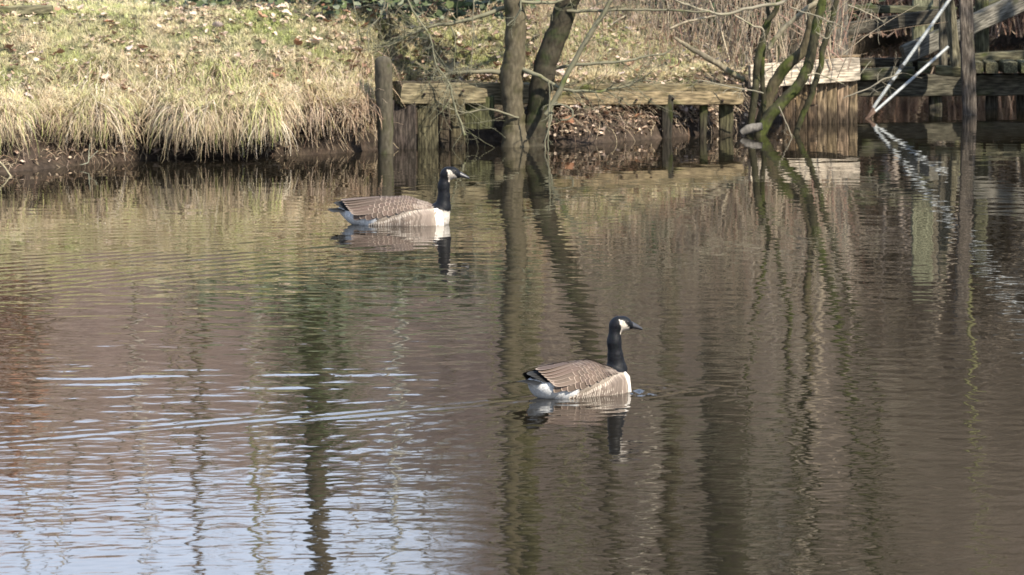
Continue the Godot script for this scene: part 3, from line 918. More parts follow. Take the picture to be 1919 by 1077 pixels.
func twin_tree() -> void:
	var t := thing("twin_trunk_tree", "bare twin-trunked tree at the water's edge in front of the long beam", "tree", Vector3(0.091, 0, -35.557))
	limb("trunk", t, [0.027, -0.091, -35.48, 0.11, 0.023, 0.001, -35.48, 0.09934, 0.012, 0.087, -35.48, 0.08338, 0.016, 0.176, -35.48, 0.07273, 0.005, 0.3, -35.48, 0.07096, 0.002, 0.478, -35.48, 0.07983, 0.023, 0.62, -35.48, 0.07096, 0.02, 0.868, -35.48, 0.06919, -0.005, 1.116, -35.48, 0.07096, -0.027, 1.505, -35.48, 0.06741, 0.009, 2.034, -35.48, 0.06032, -0.041, 2.667, -35.48, 0.05322, -0.005, 3.368, -35.48, 0.04258, -0.034, 4.148, -35.68, 0.02498], 20, BARK, Color(0.085, 0.08, 0.035), 0.38, 0.2, 7)
	limb("trunk", t, [0.109, -0.095, -35.53, 0.103, 0.126, 0.012, -35.53, 0.08883, 0.148, 0.101, -35.53, 0.07817, 0.165, 0.191, -35.53, 0.07284, 0.19, 0.368, -35.53, 0.07461, 0.229, 0.546, -35.53, 0.07461, 0.293, 0.724, -35.53, 0.07284, 0.357, 0.919, -35.53, 0.07461, 0.421, 1.114, -35.53, 0.07106, 0.498, 1.433, -35.53, 0.06395, 0.561, 1.892, -35.53, 0.05685, 0.638, 2.457, -35.53, 0.04619, 0.673, 3.089, -35.53, 0.03198, 0.756, 3.642, -35.33, 0.01766], 20, Color(0.07, 0.06, 0.04), Color(0.05, 0.058, 0.024), 0.4, 0.16, 7)
	var br := [
		[[0.009, 0.936, -35.55, 0.01777, -0.158, 0.885, -35.5, 0.0142, -0.279, 0.846, -35.5, 0.01278, -0.378, 0.821, -35.5, 0.01171, -0.562, 0.789, -35.5, 0.01065, -0.655, 0.754, -35.5, 0.00923, -0.808, 0.679, -35.5, 0.008165, -0.932, 0.658, -35.5, 0.00639, -1.021, 0.668, -35.5, 0.004615, -1.116, 0.668, -35.5, 0.00284], 26, 0.34],
		[[-0.016, 0.498, -35.5, 0.01953, -0.235, 0.499, -35.4, 0.01416, -0.398, 0.489, -35.4, 0.01274, -0.48, 0.457, -35.4, 0.01168, -0.561, 0.407, -35.4, 0.01133, -0.685, 0.361, -35.4, 0.01062, -0.785, 0.322, -35.4, 0.009204, -0.824, 0.336, -35.4, 0.009204, -0.859, 0.301, -35.4, 0.007788, -0.92, 0.248, -35.4, 0.00531], 20, 0.28],
		[[0.009, 0.533, -35.52, 0.01954, 0.143, 0.489, -35.4, 0.01628, 0.246, 0.435, -35.4, 0.01345, 0.345, 0.382, -35.4, 0.01168, 0.551, 0.372, -35.4, 0.009912, 0.654, 0.386, -35.4, 0.00885, 0.756, 0.407, -35.4, 0.00708, 0.855, 0.443, -35.4, 0.005664, 0.976, 0.435, -35.4, 0.00354], 20, 0.3],
		[[0.223, 0.494, -35.65, 0.01283, 0.4, 0.538, -35.55, 0.01066, 0.656, 0.556, -35.55, 0.008887, 0.759, 0.567, -35.55, 0.007821, 0.912, 0.595, -35.55, 0.006399, 1.015, 0.613, -35.55, 0.005332, 1.075, 0.659, -35.55, 0.002844], 5, 0.15],
		[[0.221, 0.221, -35.3, 0.01588, 0.274, 0.306, -35.3, 0.01836, 0.397, 0.554, -35.3, 0.01765, 0.549, 0.808, -35.3, 0.01624, 0.64, 0.949, -35.3, 0.01412, 0.777, 1.192, -35.3, 0.012, 0.953, 1.543, -35.3, 0.009178, 1.057, 1.895, -35.3, 0.005295], 12, 0.4],
		[[0.363, 0.897, -35.45, 0.01064, 0.462, 0.901, -35.45, 0.01064, 0.639, 0.911, -35.45, 0.009217, 0.714, 0.908, -35.45, 0.008508, 0.856, 0.911, -35.45, 0.007799, 1.065, 0.904, -35.45, 0.00709, 1.313, 0.894, -35.45, 0.005318], 8, 0.25],
		[[0.055, 0.963, -35.4, 0.01239, 0.179, 0.963, -35.4, 0.01062, 0.285, 0.966, -35.4, 0.009204, 0.462, 1.012, -35.4, 0.00708, 0.638, 1.083, -35.4, 0.004248], 5, 0.2],
		[[-0.754, 1.124, -35.2, 0.00704, -0.628, 0.871, -35.2, 0.006336, -0.568, 0.79, -35.2, 0.006336, -0.523, 0.699, -35.2, 0.005984, -0.519, 0.629, -35.2, 0.005632, -0.488, 0.537, -35.2, 0.005632, -0.445, 0.488, -35.2, 0.006688, -0.407, 0.417, -35.2, 0.00704, -0.375, 0.283, -35.2, 0.008096, -0.312, 0.093, -35.2, 0.0088], 14, 0.3],
		[[0.037, 0.191, -35.4, 0.00708, -0.122, 0.253, -35.3, 0.006707, -0.214, 0.253, -35.3, 0.006354, -0.337, 0.242, -35.3, 0.005295, -0.5, 0.306, -35.3, 0.003883, -0.581, 0.331, -35.3, 0.002471], 6, 0.15],
		[[0.062, 1.052, -35.25, 0.00705, 0.058, 0.947, -35.25, 0.00705, 0.048, 0.905, -35.25, 0.006345, 0.019, 0.855, -35.25, 0.00564, -0.037, 0.82, -35.25, 0.003525], 2, 0.1],
		[[-0.915, 1.192, -35.3, 0.004236, -0.845, 0.98, -35.3, 0.004236, -0.873, 0.875, -35.3, 0.003883, -0.951, 0.769, -35.3, 0.003883, -0.951, 0.663, -35.3, 0.003177, -0.959, 0.522, -35.3, 0.002118], 5, 0.15],
		[[-0.401, 0.802, -35.35, 0.004949, -0.373, 0.714, -35.35, 0.004596, -0.376, 0.625, -35.35, 0.004242, -0.387, 0.502, -35.35, 0.002828], 4, 0.12],
		[[-0.252, 1.049, -35.35, 0.004596, -0.256, 0.837, -35.35, 0.004242, -0.26, 0.661, -35.35, 0.003535, -0.274, 0.484, -35.35, 0.002475], 4, 0.12],
		[[-1.197, 1.086, -35.3, 0.006354, -1.268, 0.98, -35.3, 0.005648, -1.357, 0.875, -35.3, 0.004942, -1.42, 0.811, -35.3, 0.004236, -1.438, 0.734, -35.3, 0.002824], 5, 0.15],
		[[-1.053, 1.054, -35.2, 0.00352, -1.039, 0.966, -35.2, 0.00352, -1.026, 0.843, -35.2, 0.00352, -1.012, 0.703, -35.2, 0.002816, -1.002, 0.562, -35.2, 0.00176], 3, 0.1],
		[[0.241, 0.456, -35.2, 0.004224, 0.248, 0.297, -35.2, 0.005632, 0.238, 0.156, -35.2, 0.00528, 0.242, 0.015, -35.2, 0.004928, 0.256, -0.144, -35.2, 0.004224], 3, 0.1],
		[[0.301, 0.308, -35.2, 0.00528, 0.266, 0.28, -35.2, 0.005632, 0.252, 0.192, -35.2, 0.005632, 0.22, 0.05, -35.2, 0.004928, 0.242, -0.108, -35.2, 0.004224], 2, 0.1],
		[[0.269, 0.297, -35.15, 0.004921, 0.336, 0.297, -35.15, 0.005975, 0.392, 0.265, -35.15, 0.006327, 0.399, 0.226, -35.15, 0.006327, 0.375, 0.202, -35.15, 0.006327, 0.318, 0.191, -35.15, 0.004218], 0, 0.1],
		[[-0.768, 0.451, -35.3, 0.00353, -0.747, 0.38, -35.3, 0.003883, -0.772, 0.257, -35.3, 0.003883, -0.804, 0.104, -35.3, 0.002824], 1, 0.1],
		[[-0.069, 1.189, -35.4, 0.02124, -0.281, 1.365, -35.4, 0.0177, -0.563, 1.506, -35.4, 0.01416, -0.916, 1.612, -35.4, 0.01062, -1.269, 1.788, -35.4, 0.00708], 14, 0.5],
		[[0.002, 1.894, -35.4, 0.02478, -0.21, 2.175, -35.4, 0.0177, -0.492, 2.386, -35.4, 0.01416, -0.844, 2.666, -35.4, 0.01062, -1.124, 3.086, -35.4, 0.00531], 16, 0.6],
		[[-0.016, 2.458, -35.8, 0.02506, 0.18, 2.742, -35.8, 0.0179, 0.358, 3.167, -35.8, 0.01253, 0.464, 3.661, -35.8, 0.00716], 14, 0.6],
		[[0.536, 1.607, -35.7, 0.02499, 0.82, 1.82, -35.7, 0.01964, 1.105, 1.997, -35.7, 0.01428, 1.459, 2.281, -35.7, 0.01071, 1.707, 2.67, -35.7, 0.005712], 16, 0.6],
		[[0.624, 2.387, -35.7, 0.02142, 0.925, 2.67, -35.7, 0.01606, 1.208, 3.058, -35.7, 0.01071, 1.349, 3.446, -35.7, 0.005355], 14, 0.6]]
	for b in br:
		var g := Geo.new()
		twiggy(g, b[0], jit(TWIG, 0.15), int(b[1] * 2.4), b[2], 0.0, 0.15, 6)
		part("branch", g.mesh(), M.twig, t, true)

func mossy_shrub() -> void:
	var t := thing("mossy_shrub", "multi-stemmed bare shrub with curving moss-green stems in front of the pale board", "shrub", Vector3(1.773, 0, -37.24))
	var mo := 0.5
	var b := Color(0.07, 0.064, 0.038)
	limb("stem", t, [1.643, -0.043, -36.9, 0.02583, 1.653, 0.068, -36.9, 0.02583, 1.682, 0.309, -36.9, 0.02509, 1.7, 0.508, -36.9, 0.02583, 1.739, 0.667, -36.9, 0.02398, 1.768, 0.777, -36.9, 0.02066, 1.827, 0.866, -36.9, 0.01845, 1.852, 1.035, -36.9, 0.0166, 1.917, 1.366, -36.9, 0.01845, 1.896, 1.88, -36.9, 0.01697, 1.967, 2.466, -36.9, 0.01476, 1.908, 3.269, -36.9, 0.01107], 12, b, MOSS, mo, 0.1, 6)
	limb("stem", t, [1.758, -0.004, -37, 0.0185, 1.75, 0.163, -37, 0.0185, 1.738, 0.322, -37, 0.0185, 1.734, 0.474, -37, 0.0185, 1.748, 0.625, -37, 0.01665, 1.777, 0.81, -37, 0.0148, 1.72, 1.143, -37, 0.01406, 1.655, 1.585, -37, 0.01258, 1.624, 2.173, -37, 0.0111, 1.658, 2.833, -37, 0.0074], 10, b, MOSS, mo, 0.1, 6)
	limb("stem", t, [1.73, -0.035, -37.2, 0.04092, 1.745, 0.073, -37.2, 0.04092, 1.785, 0.233, -37.2, 0.04092, 1.855, 0.382, -37.2, 0.04092, 1.933, 0.476, -37.2, 0.03906, 2.014, 0.542, -37.2, 0.0372, 2.055, 0.624, -37.2, 0.03348, 2.077, 0.728, -37.2, 0.02976, 2.083, 0.914, -37.2, 0.02604, 2.052, 1.248, -37.2, 0.02604, 2.079, 1.73, -37.2, 0.02455, 2.047, 2.321, -37.2, 0.02232, 2.11, 2.984, -37.2, 0.0186, 2.087, 3.864, -37.2, 0.01116], 14, Color(0.12, 0.1, 0.06), MOSS, 0.4, 0.12, 6)
	limb("stem", t, [1.695, -0.034, -36.75, 0.04043, 1.72, 0.033, -36.75, 0.04226, 1.771, 0.121, -36.75, 0.04226, 1.852, 0.217, -36.75, 0.04043, 1.951, 0.316, -36.75, 0.03859, 2.02, 0.434, -36.75, 0.03675, 2.06, 0.555, -36.75, 0.03491, 2.089, 0.702, -36.75, 0.03308, 2.117, 0.842, -36.75, 0.03161, 2.135, 0.93, -36.75, 0.0294, 2.189, 1.15, -36.75, 0.0294, 2.275, 1.589, -36.75, 0.02793, 2.345, 2.137, -36.75, 0.02573, 2.451, 2.756, -36.75, 0.02205, 2.502, 3.482, -36.75, 0.01837, 2.588, 4.206, -36.75, 0.01103], 16, b, MOSS, mo, 0.12, 7)
	limb("stem", t, [1.953, -0.043, -36.9, 0.01845, 1.979, 0.039, -36.9, 0.02066, 2.03, 0.161, -36.9, 0.0214, 2.077, 0.29, -36.9, 0.0214, 2.128, 0.467, -36.9, 0.02066, 2.157, 0.626, -36.9, 0.02066, 2.196, 0.748, -36.9, 0.01993, 2.233, 0.877, -36.9, 0.01845, 2.269, 1.035, -36.9, 0.01697, 2.377, 1.44, -36.9, 0.01697, 2.503, 1.954, -36.9, 0.0155, 2.591, 2.539, -36.9, 0.01328, 2.678, 3.269, -36.9, 0.009594], 12, b, MOSS, mo, 0.1, 6)
	limb("cut_limb", t, [1.768, 0.58, -36.95, 0.01478, 1.819, 0.65, -36.95, 0.01626, 1.889, 0.735, -36.95, 0.017, 1.959, 0.794, -36.95, 0.017, 2.033, 0.856, -36.95, 0.01847, 2.143, 0.941, -36.95, 0.01847, 2.253, 1.07, -36.95, 0.01478], 10, Color(0.4, 0.35, 0.24), MOSS, 0.05, 0.08)
	limb("stump", t, [1.57, 0.02, -36.6, 0.02196, 1.614, 0.045, -36.6, 0.02928, 1.673, 0.056, -36.6, 0.03111, 1.717, 0.064, -36.6, 0.02562], 10, Color(0.22, 0.2, 0.175), MOSS, -0.2, 0.2)
	var br := [
		[[1.982, 1.023, -36.7, 0.01468, 1.872, 0.924, -36.7, 0.01321, 1.799, 0.902, -36.7, 0.01248, 1.616, 0.873, -36.7, 0.01174, 1.458, 0.833, -36.7, 0.01101, 1.359, 0.851, -36.7, 0.009175, 1.212, 0.895, -36.7, 0.008074, 1.065, 0.946, -36.7, 0.00734, 0.882, 1.005, -36.7, 0.005505], 12, 0.2],
		[[1.523, 0.833, -36.6, 0.005856, 1.593, 0.789, -36.6, 0.006588, 1.655, 0.752, -36.6, 0.00732, 1.707, 0.745, -36.6, 0.00732, 1.729, 0.716, -36.6, 0.00549], 3, 0.12],
		[[2.023, 0.423, -36.6, 0.005124, 2.1, 0.43, -36.6, 0.005124, 2.181, 0.401, -36.6, 0.004392, 2.272, 0.361, -36.6, 0.002928], 2, 0.12],
		[[2.267, 0.263, -36.5, 0.00292, 2.347, 0.296, -36.5, 0.00511, 2.449, 0.336, -36.5, 0.00584, 2.54, 0.399, -36.5, 0.00584, 2.602, 0.421, -36.5, 0.00511, 2.667, 0.442, -36.5, 0.00292], 6, 0.12],
		[[2.382, 0.423, -36.6, 0.002562, 2.425, 0.474, -36.6, 0.00366, 2.462, 0.518, -36.6, 0.002196], 1, 0.06],
		[[1.829, 0.209, -36.5, 0.00438, 1.865, 0.128, -36.5, 0.004745, 1.91, 0.026, -36.5, 0.00438, 1.925, -0.04, -36.5, 0.00365], 2, 0.1],
		[[1.898, 0.895, -36.5, 0.00511, 1.972, 0.858, -36.5, 0.005475, 2.081, 0.829, -36.5, 0.004745, 2.191, 0.785, -36.5, 0.00438, 2.301, 0.72, -36.5, 0.00292], 6, 0.14],
		[[2.082, 0.72, -36.5, 0.00365, 2.148, 0.676, -36.5, 0.00365, 2.191, 0.727, -36.5, 0.00365, 2.235, 0.793, -36.5, 0.00292, 2.241, 0.866, -36.5, 0.00219], 3, 0.1],
		[[2.3, 0.902, -36.5, 0.00511, 2.38, 0.873, -36.5, 0.00438, 2.464, 0.829, -36.5, 0.00365, 2.519, 0.8, -36.5, 0.00219], 5, 0.12],
		[[1.719, 0.3, -36.5, 0.00365, 1.609, 0.326, -36.5, 0.004015, 1.463, 0.355, -36.5, 0.00365, 1.316, 0.384, -36.5, 0.00292, 1.207, 0.391, -36.5, 0.001825], 5, 0.12],
		[[1.875, 1.295, -36.8, 0.01472, 1.617, 1.552, -36.8, 0.01104, 1.36, 1.735, -36.8, 0.00736], 10, 0.4],
		[[2.313, 1.808, -36.8, 0.01472, 2.569, 2.027, -36.8, 0.01104, 2.787, 2.32, -36.8, 0.00736], 10, 0.4],
		[[2.044, 1.66, -36.9, 0.01476, 1.803, 2.137, -36.9, 0.01107, 1.691, 2.576, -36.9, 0.00738], 12, 0.5]]
	for q in br:
		var g := Geo.new()
		twiggy(g, q[0], jit(Color(0.24, 0.215, 0.155), 0.15), int(q[1] * 1.6), q[2], 0.0, 0.1, 5)
		part("branch", g.mesh(), M.twig, t, true)

func shrub_crown() -> void:
	var t: Node3D = get_node("mossy_shrub")
	for q in [Vector3(1.896, 1.88, -36.9), Vector3(1.624, 2.137, -37), Vector3(2.079, 1.841, -37.2), Vector3(2.046, 2.468, -37.2), Vector3(2.31, 1.882, -36.75), Vector3(2.345, 2.137, -36.75), Vector3(2.458, 2.756, -36.75), Vector3(2.538, 2.137, -36.9), Vector3(2.608, 2.685, -36.9), Vector3(1.948, 2.503, -36.9), Vector3(2.11, 2.984, -37.2), Vector3(2.513, 3.482, -36.75)]:
		var g := Geo.new()
		grow(g, q, Vector3(rr(-0.5, 0.8), 1.0, rr(-0.5, 0.5)), rr(0.9, 1.5), rr(0.014, 0.022), 3, 0.3, jit(Color(0.075, 0.07, 0.04), 0.2), MOSS, 0.2, 4)
		part("crown_bough", g.mesh(), M.twig, t, true)

# ---------- undergrowth ----------
func shrub_mass(called: String, label: String, at: Vector3, n: int, hgt: float, spread: float, col: Color, lean := Vector3.ZERO, r := 0.004) -> void:
	var t := thing(called, label, "shrub", at, "bare shrubs along the top of the bank")
	var g := Geo.new()
	for k in n:
		var p := at + Vector3(rr(-spread, spread), -0.02, rr(-0.35, 0.35))
		grow(g, p, Vector3(rr(-0.5, 0.5), 1, rr(-0.3, 0.5)) + lean, hgt * rr(0.5, 1.1), r * rr(0.6, 1.3), 2, 0.15, jit(col, 0.3), MOSS, 0.0, 3)
	part("stems", g.mesh(), M.twig, t, true).set_meta("kind", "stuff")

func bramble(at: Vector3, n: int, label: String) -> void:
	var t := thing("bramble", label, "bramble", at, "brambles behind the grass slope")
	var g := Geo.new()
	var lf := Geo.new()
	for k in n:
		var p := at + Vector3(rr(-0.5, 0.5), -0.02, rr(-0.5, 0.3))
		var dir := Vector3(rr(-0.7, 0.7), 1.0, rr(-0.4, 0.8)).normalized()
		var path := []
		var length := rr(0.22, 0.55)
		for e in 7:
			path.append_array([p.x, p.y, p.z, 0.0035 - e * 0.0003])
			if e > 0:
				for j in 2:
					var q := p + rv() * 0.06
					var b := Basis(Vector3.UP, rr(0, TAU)).rotated(Vector3(1, 0, 0), rr(0.1, 1.1)) * rr(0.022, 0.042)
					var c := jit(pick([Color(0.06, 0.08, 0.035), Color(0.085, 0.105, 0.055), Color(0.075, 0.095, 0.035), Color(0.15, 0.165, 0.11)]), 0.3)
					var o := lf.v.size()
					for v in [Vector3(-1, 0, 0), Vector3(-0.3, 0.12, 0.62), Vector3(0.5, 0.1, 0.5), Vector3(1.1, -0.1, 0), Vector3(0.5, 0.1, -0.5), Vector3(-0.3, 0.12, -0.62)]:
						lf.add(q + b * v, c)
					lf.quad(o, o + 1, o + 2, o + 3)
					lf.quad(o, o + 3, o + 4, o + 5)
			p += dir * length / 6
			dir = (dir + rv() * 0.2 + Vector3(0, -0.2, 0)).normalized()
		tube(g, path, 4, jit(pick([Color(0.3, 0.19, 0.15), Color(0.34, 0.28, 0.2), Color(0.24, 0.15, 0.1)]), 0.2), MOSS, 0.0, 0, false)
	part("stems", g.mesh(), M.twig, t, true).set_meta("kind", "stuff")
	part("foliage", lf.mesh(), M.glossy_leaf, t, true).set_meta("kind", "stuff")

func stalks(called: String, label: String, n: int, place: Callable, hgt: Vector2, cols: Array, r: float) -> void:
	var g := Geo.new()
	for k in n:
		var p: Vector3 = place.call()
		var dir := Vector3(rr(-0.35, 0.35), 1, rr(-0.2, 0.3)).normalized()
		if rng.randf() < 0.25: dir = Vector3(rr(-1, 1), rr(0.2, 0.8), rr(-0.2, 0.4)).normalized()
		var path := []
		var length := rr(hgt.x, hgt.y)
		for e in 5:
			path.append_array([p.x, p.y, p.z, r * (1.0 - e * 0.17)])
			p += dir * length / 4
			dir = (dir + rv() * 0.13).normalized()
		tube(g, path, 3, jit(pick(cols), 0.25), MOSS, 0.0, 0, false)
	var o := part(called, g.mesh(), M.twig, self)
	tag(o, label, "undergrowth", "", "stuff")

func undergrowth() -> void:
	var k := 0
	var where := ["behind the middle of the grass slope", "at the top behind the round-topped post", "left of the twin trunks above the grass", "at the crest above the sod notch", "over the grass beside the longest drooping branch", "behind the twin trunks", "at the far left crest above the rail", "behind the mooring post branches"]
	for x in [430, 520, 610, 700, 790, 870, 330, 655]:
		bramble(Vector3((x - 959.5) * 0.0036, 0.87, -35.75 - 0.2 * (k % 3)), 24 if x > 350 else 10, "green-leaved bramble " + where[k])
		k += 1
	var pale := Color(0.36, 0.29, 0.21)
	shrub_mass("dry_shrub", "pale twiggy dry shrub behind the right trunk of the twin tree", Vector3(0.55, 0.8, -37.6), 20, 1.1, 0.35, pale)
	shrub_mass("dry_shrub", "tall twiggy dry shrub above the middle of the long beam", Vector3(0.95, 0.7, -38.0), 26, 1.2, 0.35, pale)
	shrub_mass("dry_shrub", "dense pale shrub above the upper end of the edging log", Vector3(1.4, 0.6, -38.2), 34, 1.3, 0.35, pale)
	shrub_mass("dry_shrub", "greyish twiggy shrub right behind the edging log", Vector3(1.75, 0.4, -38.5), 34, 1.3, 0.3, Color(0.32, 0.27, 0.2))
	shrub_mass("dry_shrub", "thin dry shrub between the mossy stems and the grey bridge post", Vector3(2.15, 0.4, -39.4), 20, 1.2, 0.25, Color(0.3, 0.25, 0.18))
	# arching canes
	stalks("dead_canes", "pale dead canes standing along the top of the bank", 420, func(): return Vector3(rr(0.25, 2.4), rr(0.3, 0.6), -rr(37.6, 39.6)), Vector2(0.4, 1.1), [Color(0.42, 0.34, 0.24), Color(0.33, 0.25, 0.18), Color(0.3, 0.19, 0.14), Color(0.5, 0.42, 0.3)], 0.0042)
	stalks("dry_grass", "tall dry brown grass along the crest of the bank", 1500, func(): return Vector3(rr(-4.2, 0.4), 0.86, -rr(36.0, 38.0)), Vector2(0.12, 0.34), [Color(0.42, 0.32, 0.2), Color(0.33, 0.24, 0.15), Color(0.48, 0.38, 0.24), Color(0.24, 0.16, 0.1)], 0.0024)
	stalks("bank_stems", "thin dry stems standing in the grass above the long beam", 420, func(): return on_bank(rr(0.146, 1.577), rr(8.8, 11.5)), Vector2(0.1, 0.32), [Color(0.4, 0.31, 0.22), Color(0.27, 0.17, 0.12), Color(0.46, 0.37, 0.25)], 0.0024)
	stalks("channel_reeds", "reddish dead reeds across the channel behind the footbridge", 800, func(): return Vector3(rr(2.3, 7.0), 0.1, -rr(50.3, 53.5)), Vector2(0.7, 2.0), [Color(0.3, 0.19, 0.14), Color(0.42, 0.32, 0.24), Color(0.22, 0.14, 0.1)], 0.007)
	rng.seed = 31
	for q in [[0.7, 40.6, "dark evergreen laurel behind the dry shrubs right of the twin trunks"], [1.55, 40.9, "dark evergreen laurel behind the edging log"], [2.2, 42.5, "dark evergreen laurel behind the grey bridge post"]]:
		leafy_bush("laurel", q[2], Vector3(q[0], 0.3, -q[1]), Vector3(0.65, 0.5, 0.4), 1300, [Color(0.03, 0.05, 0.025), Color(0.05, 0.07, 0.03), Color(0.09, 0.07, 0.045)], 0.05)
	for q in [[3.1, 55.0, "low dark evergreen bush across the channel behind the sloping rail"], [4.1, 58.5, "low dark evergreen bush across the channel at the right edge"], [2.6, 54.5, "low dark evergreen bush across the channel behind the grey post"]]:
		leafy_bush("laurel", q[2], Vector3(q[0], 0.3, -q[1]), Vector3(0.9, 0.75, 0.4), 1800, [Color(0.03, 0.04, 0.02), Color(0.06, 0.05, 0.03)], 0.06)
	# two pale poles lying across the crest
	var t := thing("dead_stick", "long pale dead stick lying slantwise above the edging log", "stick", Vector3(1.273, 0.75, -37.4))
	limb("stick", t, [1.091, 0.706, -37.3, 0.008206, 1.232, 0.762, -37.3, 0.008952, 1.437, 0.806, -37.3, 0.00746], 6, Color(0.5, 0.42, 0.3), MOSS, 0.0, 0.1)
	t = thing("dead_stick", "short pale broken stick poking up from the grass above the beam", "stick", Vector3(0.741, 0.781, -37))
	limb("stick", t, [0.681, 0.748, -36.9, 0.00738, 0.739, 0.788, -36.9, 0.008118, 0.795, 0.825, -36.9, 0.006642], 6, Color(0.55, 0.46, 0.32), MOSS, 0.0, 0.1)
	# short fence stakes behind the shrub
	t = thing("stake_fence", "low weathered fence of upright stakes seen behind the mossy stems", "fence", Vector3(2.005, 0.466, -38.9))
	timber(t, "stake", Vector3(1.963, 0.311, -38.9), Vector3(1.962, 0.7, -38.9), 0.08, 0.06, Color(0.22, 0.21, 0.13), 0.15, Vector3(0, 0, 1))
	timber(t, "stake", Vector3(2.048, 0.308, -38.95), Vector3(2.05, 0.678, -38.95), 0.07, 0.06, Color(0.14, 0.12, 0.09), 0.1, Vector3(0, 0, 1))
	timber(t, "stake", Vector3(1.655, 0.316, -38.8), Vector3(1.654, 0.804, -38.8), 0.07, 0.06, Color(0.24, 0.22, 0.13), 0.2, Vector3(0, 0, 1))
	t = thing("water_twig", "forked bare twig sticking out of the water at the mud bank", "twig", Vector3(-2.663, 0, -33.451))
	limb("stem", t, [-2.701, 0.017, -33.3, 0.002997, -2.657, 0.03, -33.3, 0.00333, -2.65, 0.057, -33.3, 0.00333, -2.647, 0.11, -33.3, 0.002997, -2.633, 0.157, -33.3, 0.001998], 5, Color(0.36, 0.36, 0.26), MOSS, 0.2, 0.1)
	limb("fork", t, [-2.65, 0.05, -33.3, 0.002997, -2.617, 0.083, -33.3, 0.002664, -2.587, 0.11, -33.3, 0.001665], 5, Color(0.36, 0.36, 0.26), MOSS, 0.2, 0.1)
	t = thing("reed_stem", "broken straw reed slanting into the water at the far left", "reed", Vector3(-3.035, 0, -32.369))
	limb("stem", t, [-3.199, 0.145, -32.6, 0.005868, -3.134, 0.089, -32.6, 0.005868, -3.056, -0.022, -32.6, 0.004564], 5, Color(0.5, 0.44, 0.28), MOSS, 0.0, 0.1)

# ---------- the woods behind, which the water mirrors ----------
func bare_tree(called: String, label: String, at: Vector3, hgt: float, r: float, col: Color, lean: Vector3, seed_: int, full := 1.0, ivy := 0.0, ivy_col := Color(0.1, 0.135, 0.055)) -> Node3D:
	rng.seed = seed_
	var t := thing(called, label, "tree", at, "trees behind the bank")
	var g := Geo.new()
	var p := at - Vector3(0, 0.1, 0)
	var dir := (Vector3.UP + lean).normalized()
	var path := []
	var spots := []
	for k in 11:
		var f := k / 10.0
		path.append_array([p.x, p.y, p.z, r * (1.0 - 0.8 * f)])
		if k > 2: spots.append([p, r * (1.0 - 0.8 * f)])
		p += dir * hgt / 10
		dir = (dir + rv() * 0.06).normalized()
	tube(g, smooth_path(path, 2), 10, col, MOSS, 0.15, 0.1)
	part("trunk", g.mesh(), M.bark, t, true)
	g = Geo.new()
	for s in spots:
		for j in (3 if full > 0.6 else 2):
			grow(g, s[0], Vector3(rr(-1, 1), rr(0.2, 1.0), rr(-1, 1)), full * hgt * rr(0.14, 0.3), s[1] * 0.4, 2, 0.5, jit(col * 1.1, 0.2), MOSS, 0.0, 4)
	part("crown", g.mesh(), M.twig, t, true)
	if ivy > 0:
		var lf := Geo.new()
		for k in 1500:
			var h := rr(0.1, ivy)
			var e := mini(int(h / hgt * 10), 9)
			var c := Vector3(path[e * 4], path[e * 4 + 1], path[e * 4 + 2]).lerp(Vector3(path[e * 4 + 4], path[e * 4 + 5], path[e * 4 + 6]), h / hgt * 10 - e)
			var a := rr(0, TAU)
			var rad := (r + rr(0.02, 0.32)) * (1.0 + 0.5 * n3(Vector3(a, h, 0), 1.3))
			leaf_card(lf, c + Vector3(cos(a) * rad, 0, sin(a) * rad), rr(0.035, 0.065), jit(ivy_col, 0.35))
		part("ivy", lf.mesh(), M.glossy_leaf, t, true)
	return t

func leaf_card(lf: Geo, q: Vector3, size: float, c: Color) -> void:
	var b := Basis(Vector3.UP, rr(0, TAU)).rotated(rv().normalized(), rr(0.2, 1.2)) * size
	var o := lf.v.size()
	for v in [Vector3(-1, 0, 0), Vector3(-0.2, 0.15, 0.75), Vector3(1.1, -0.1, 0), Vector3(-0.2, 0.15, -0.75)]:
		lf.add(q + b * v, c)
	lf.quad(o, o + 1, o + 2, o + 3)

func leafy_bush(called: String, label: String, at: Vector3, rad: Vector3, n: int, cols: Array, size: float, category := "bush") -> Node3D:
	var t := thing(called, label, category, at)
	var g := Geo.new()
	var lf := Geo.new()
	for k in 14:
		grow(g, at, Vector3(rr(-0.6, 0.6), 1, rr(-0.6, 0.6)), rad.y * rr(1.0, 1.8), 0.02 + rad.y * 0.012, 2, 0.3, Color(0.16, 0.12, 0.08), MOSS, 0.1, 4)
	for k in n:
		var d := rv()
		while d.length() > 1 or d.length() < 0.35: d = rv()
		d *= 1.0 + 0.5 * n3(d * 3.0 + at, 1.0)
		var q := at + Vector3(d.x * rad.x, rad.y * (1.0 + d.y), d.z * rad.z)
		if n3(q, 1.4) < -0.18: continue
		leaf_card(lf, q, size * rr(0.6, 1.3), jit(pick(cols), 0.3))
	part("stems", g.mesh(), M.twig, t, true).set_meta("kind", "stuff")
	part("crown", lf.mesh(), M.leaf, t, true)
	return t

func hill(x: float, d: float) -> float:
	var top := lerpf(4.9, 9.5, smoothstep(-170.0, 220.0, x / d * 10000.0 + 140.0 * nz.get_noise_1d(x * 1.1)))
	return 0.95 + smoothstep(48.0, 72.0, d) * top + 0.35 * nz.get_noise_2d(x * 0.5, d * 0.5) * smoothstep(48.0, 54.0, d)

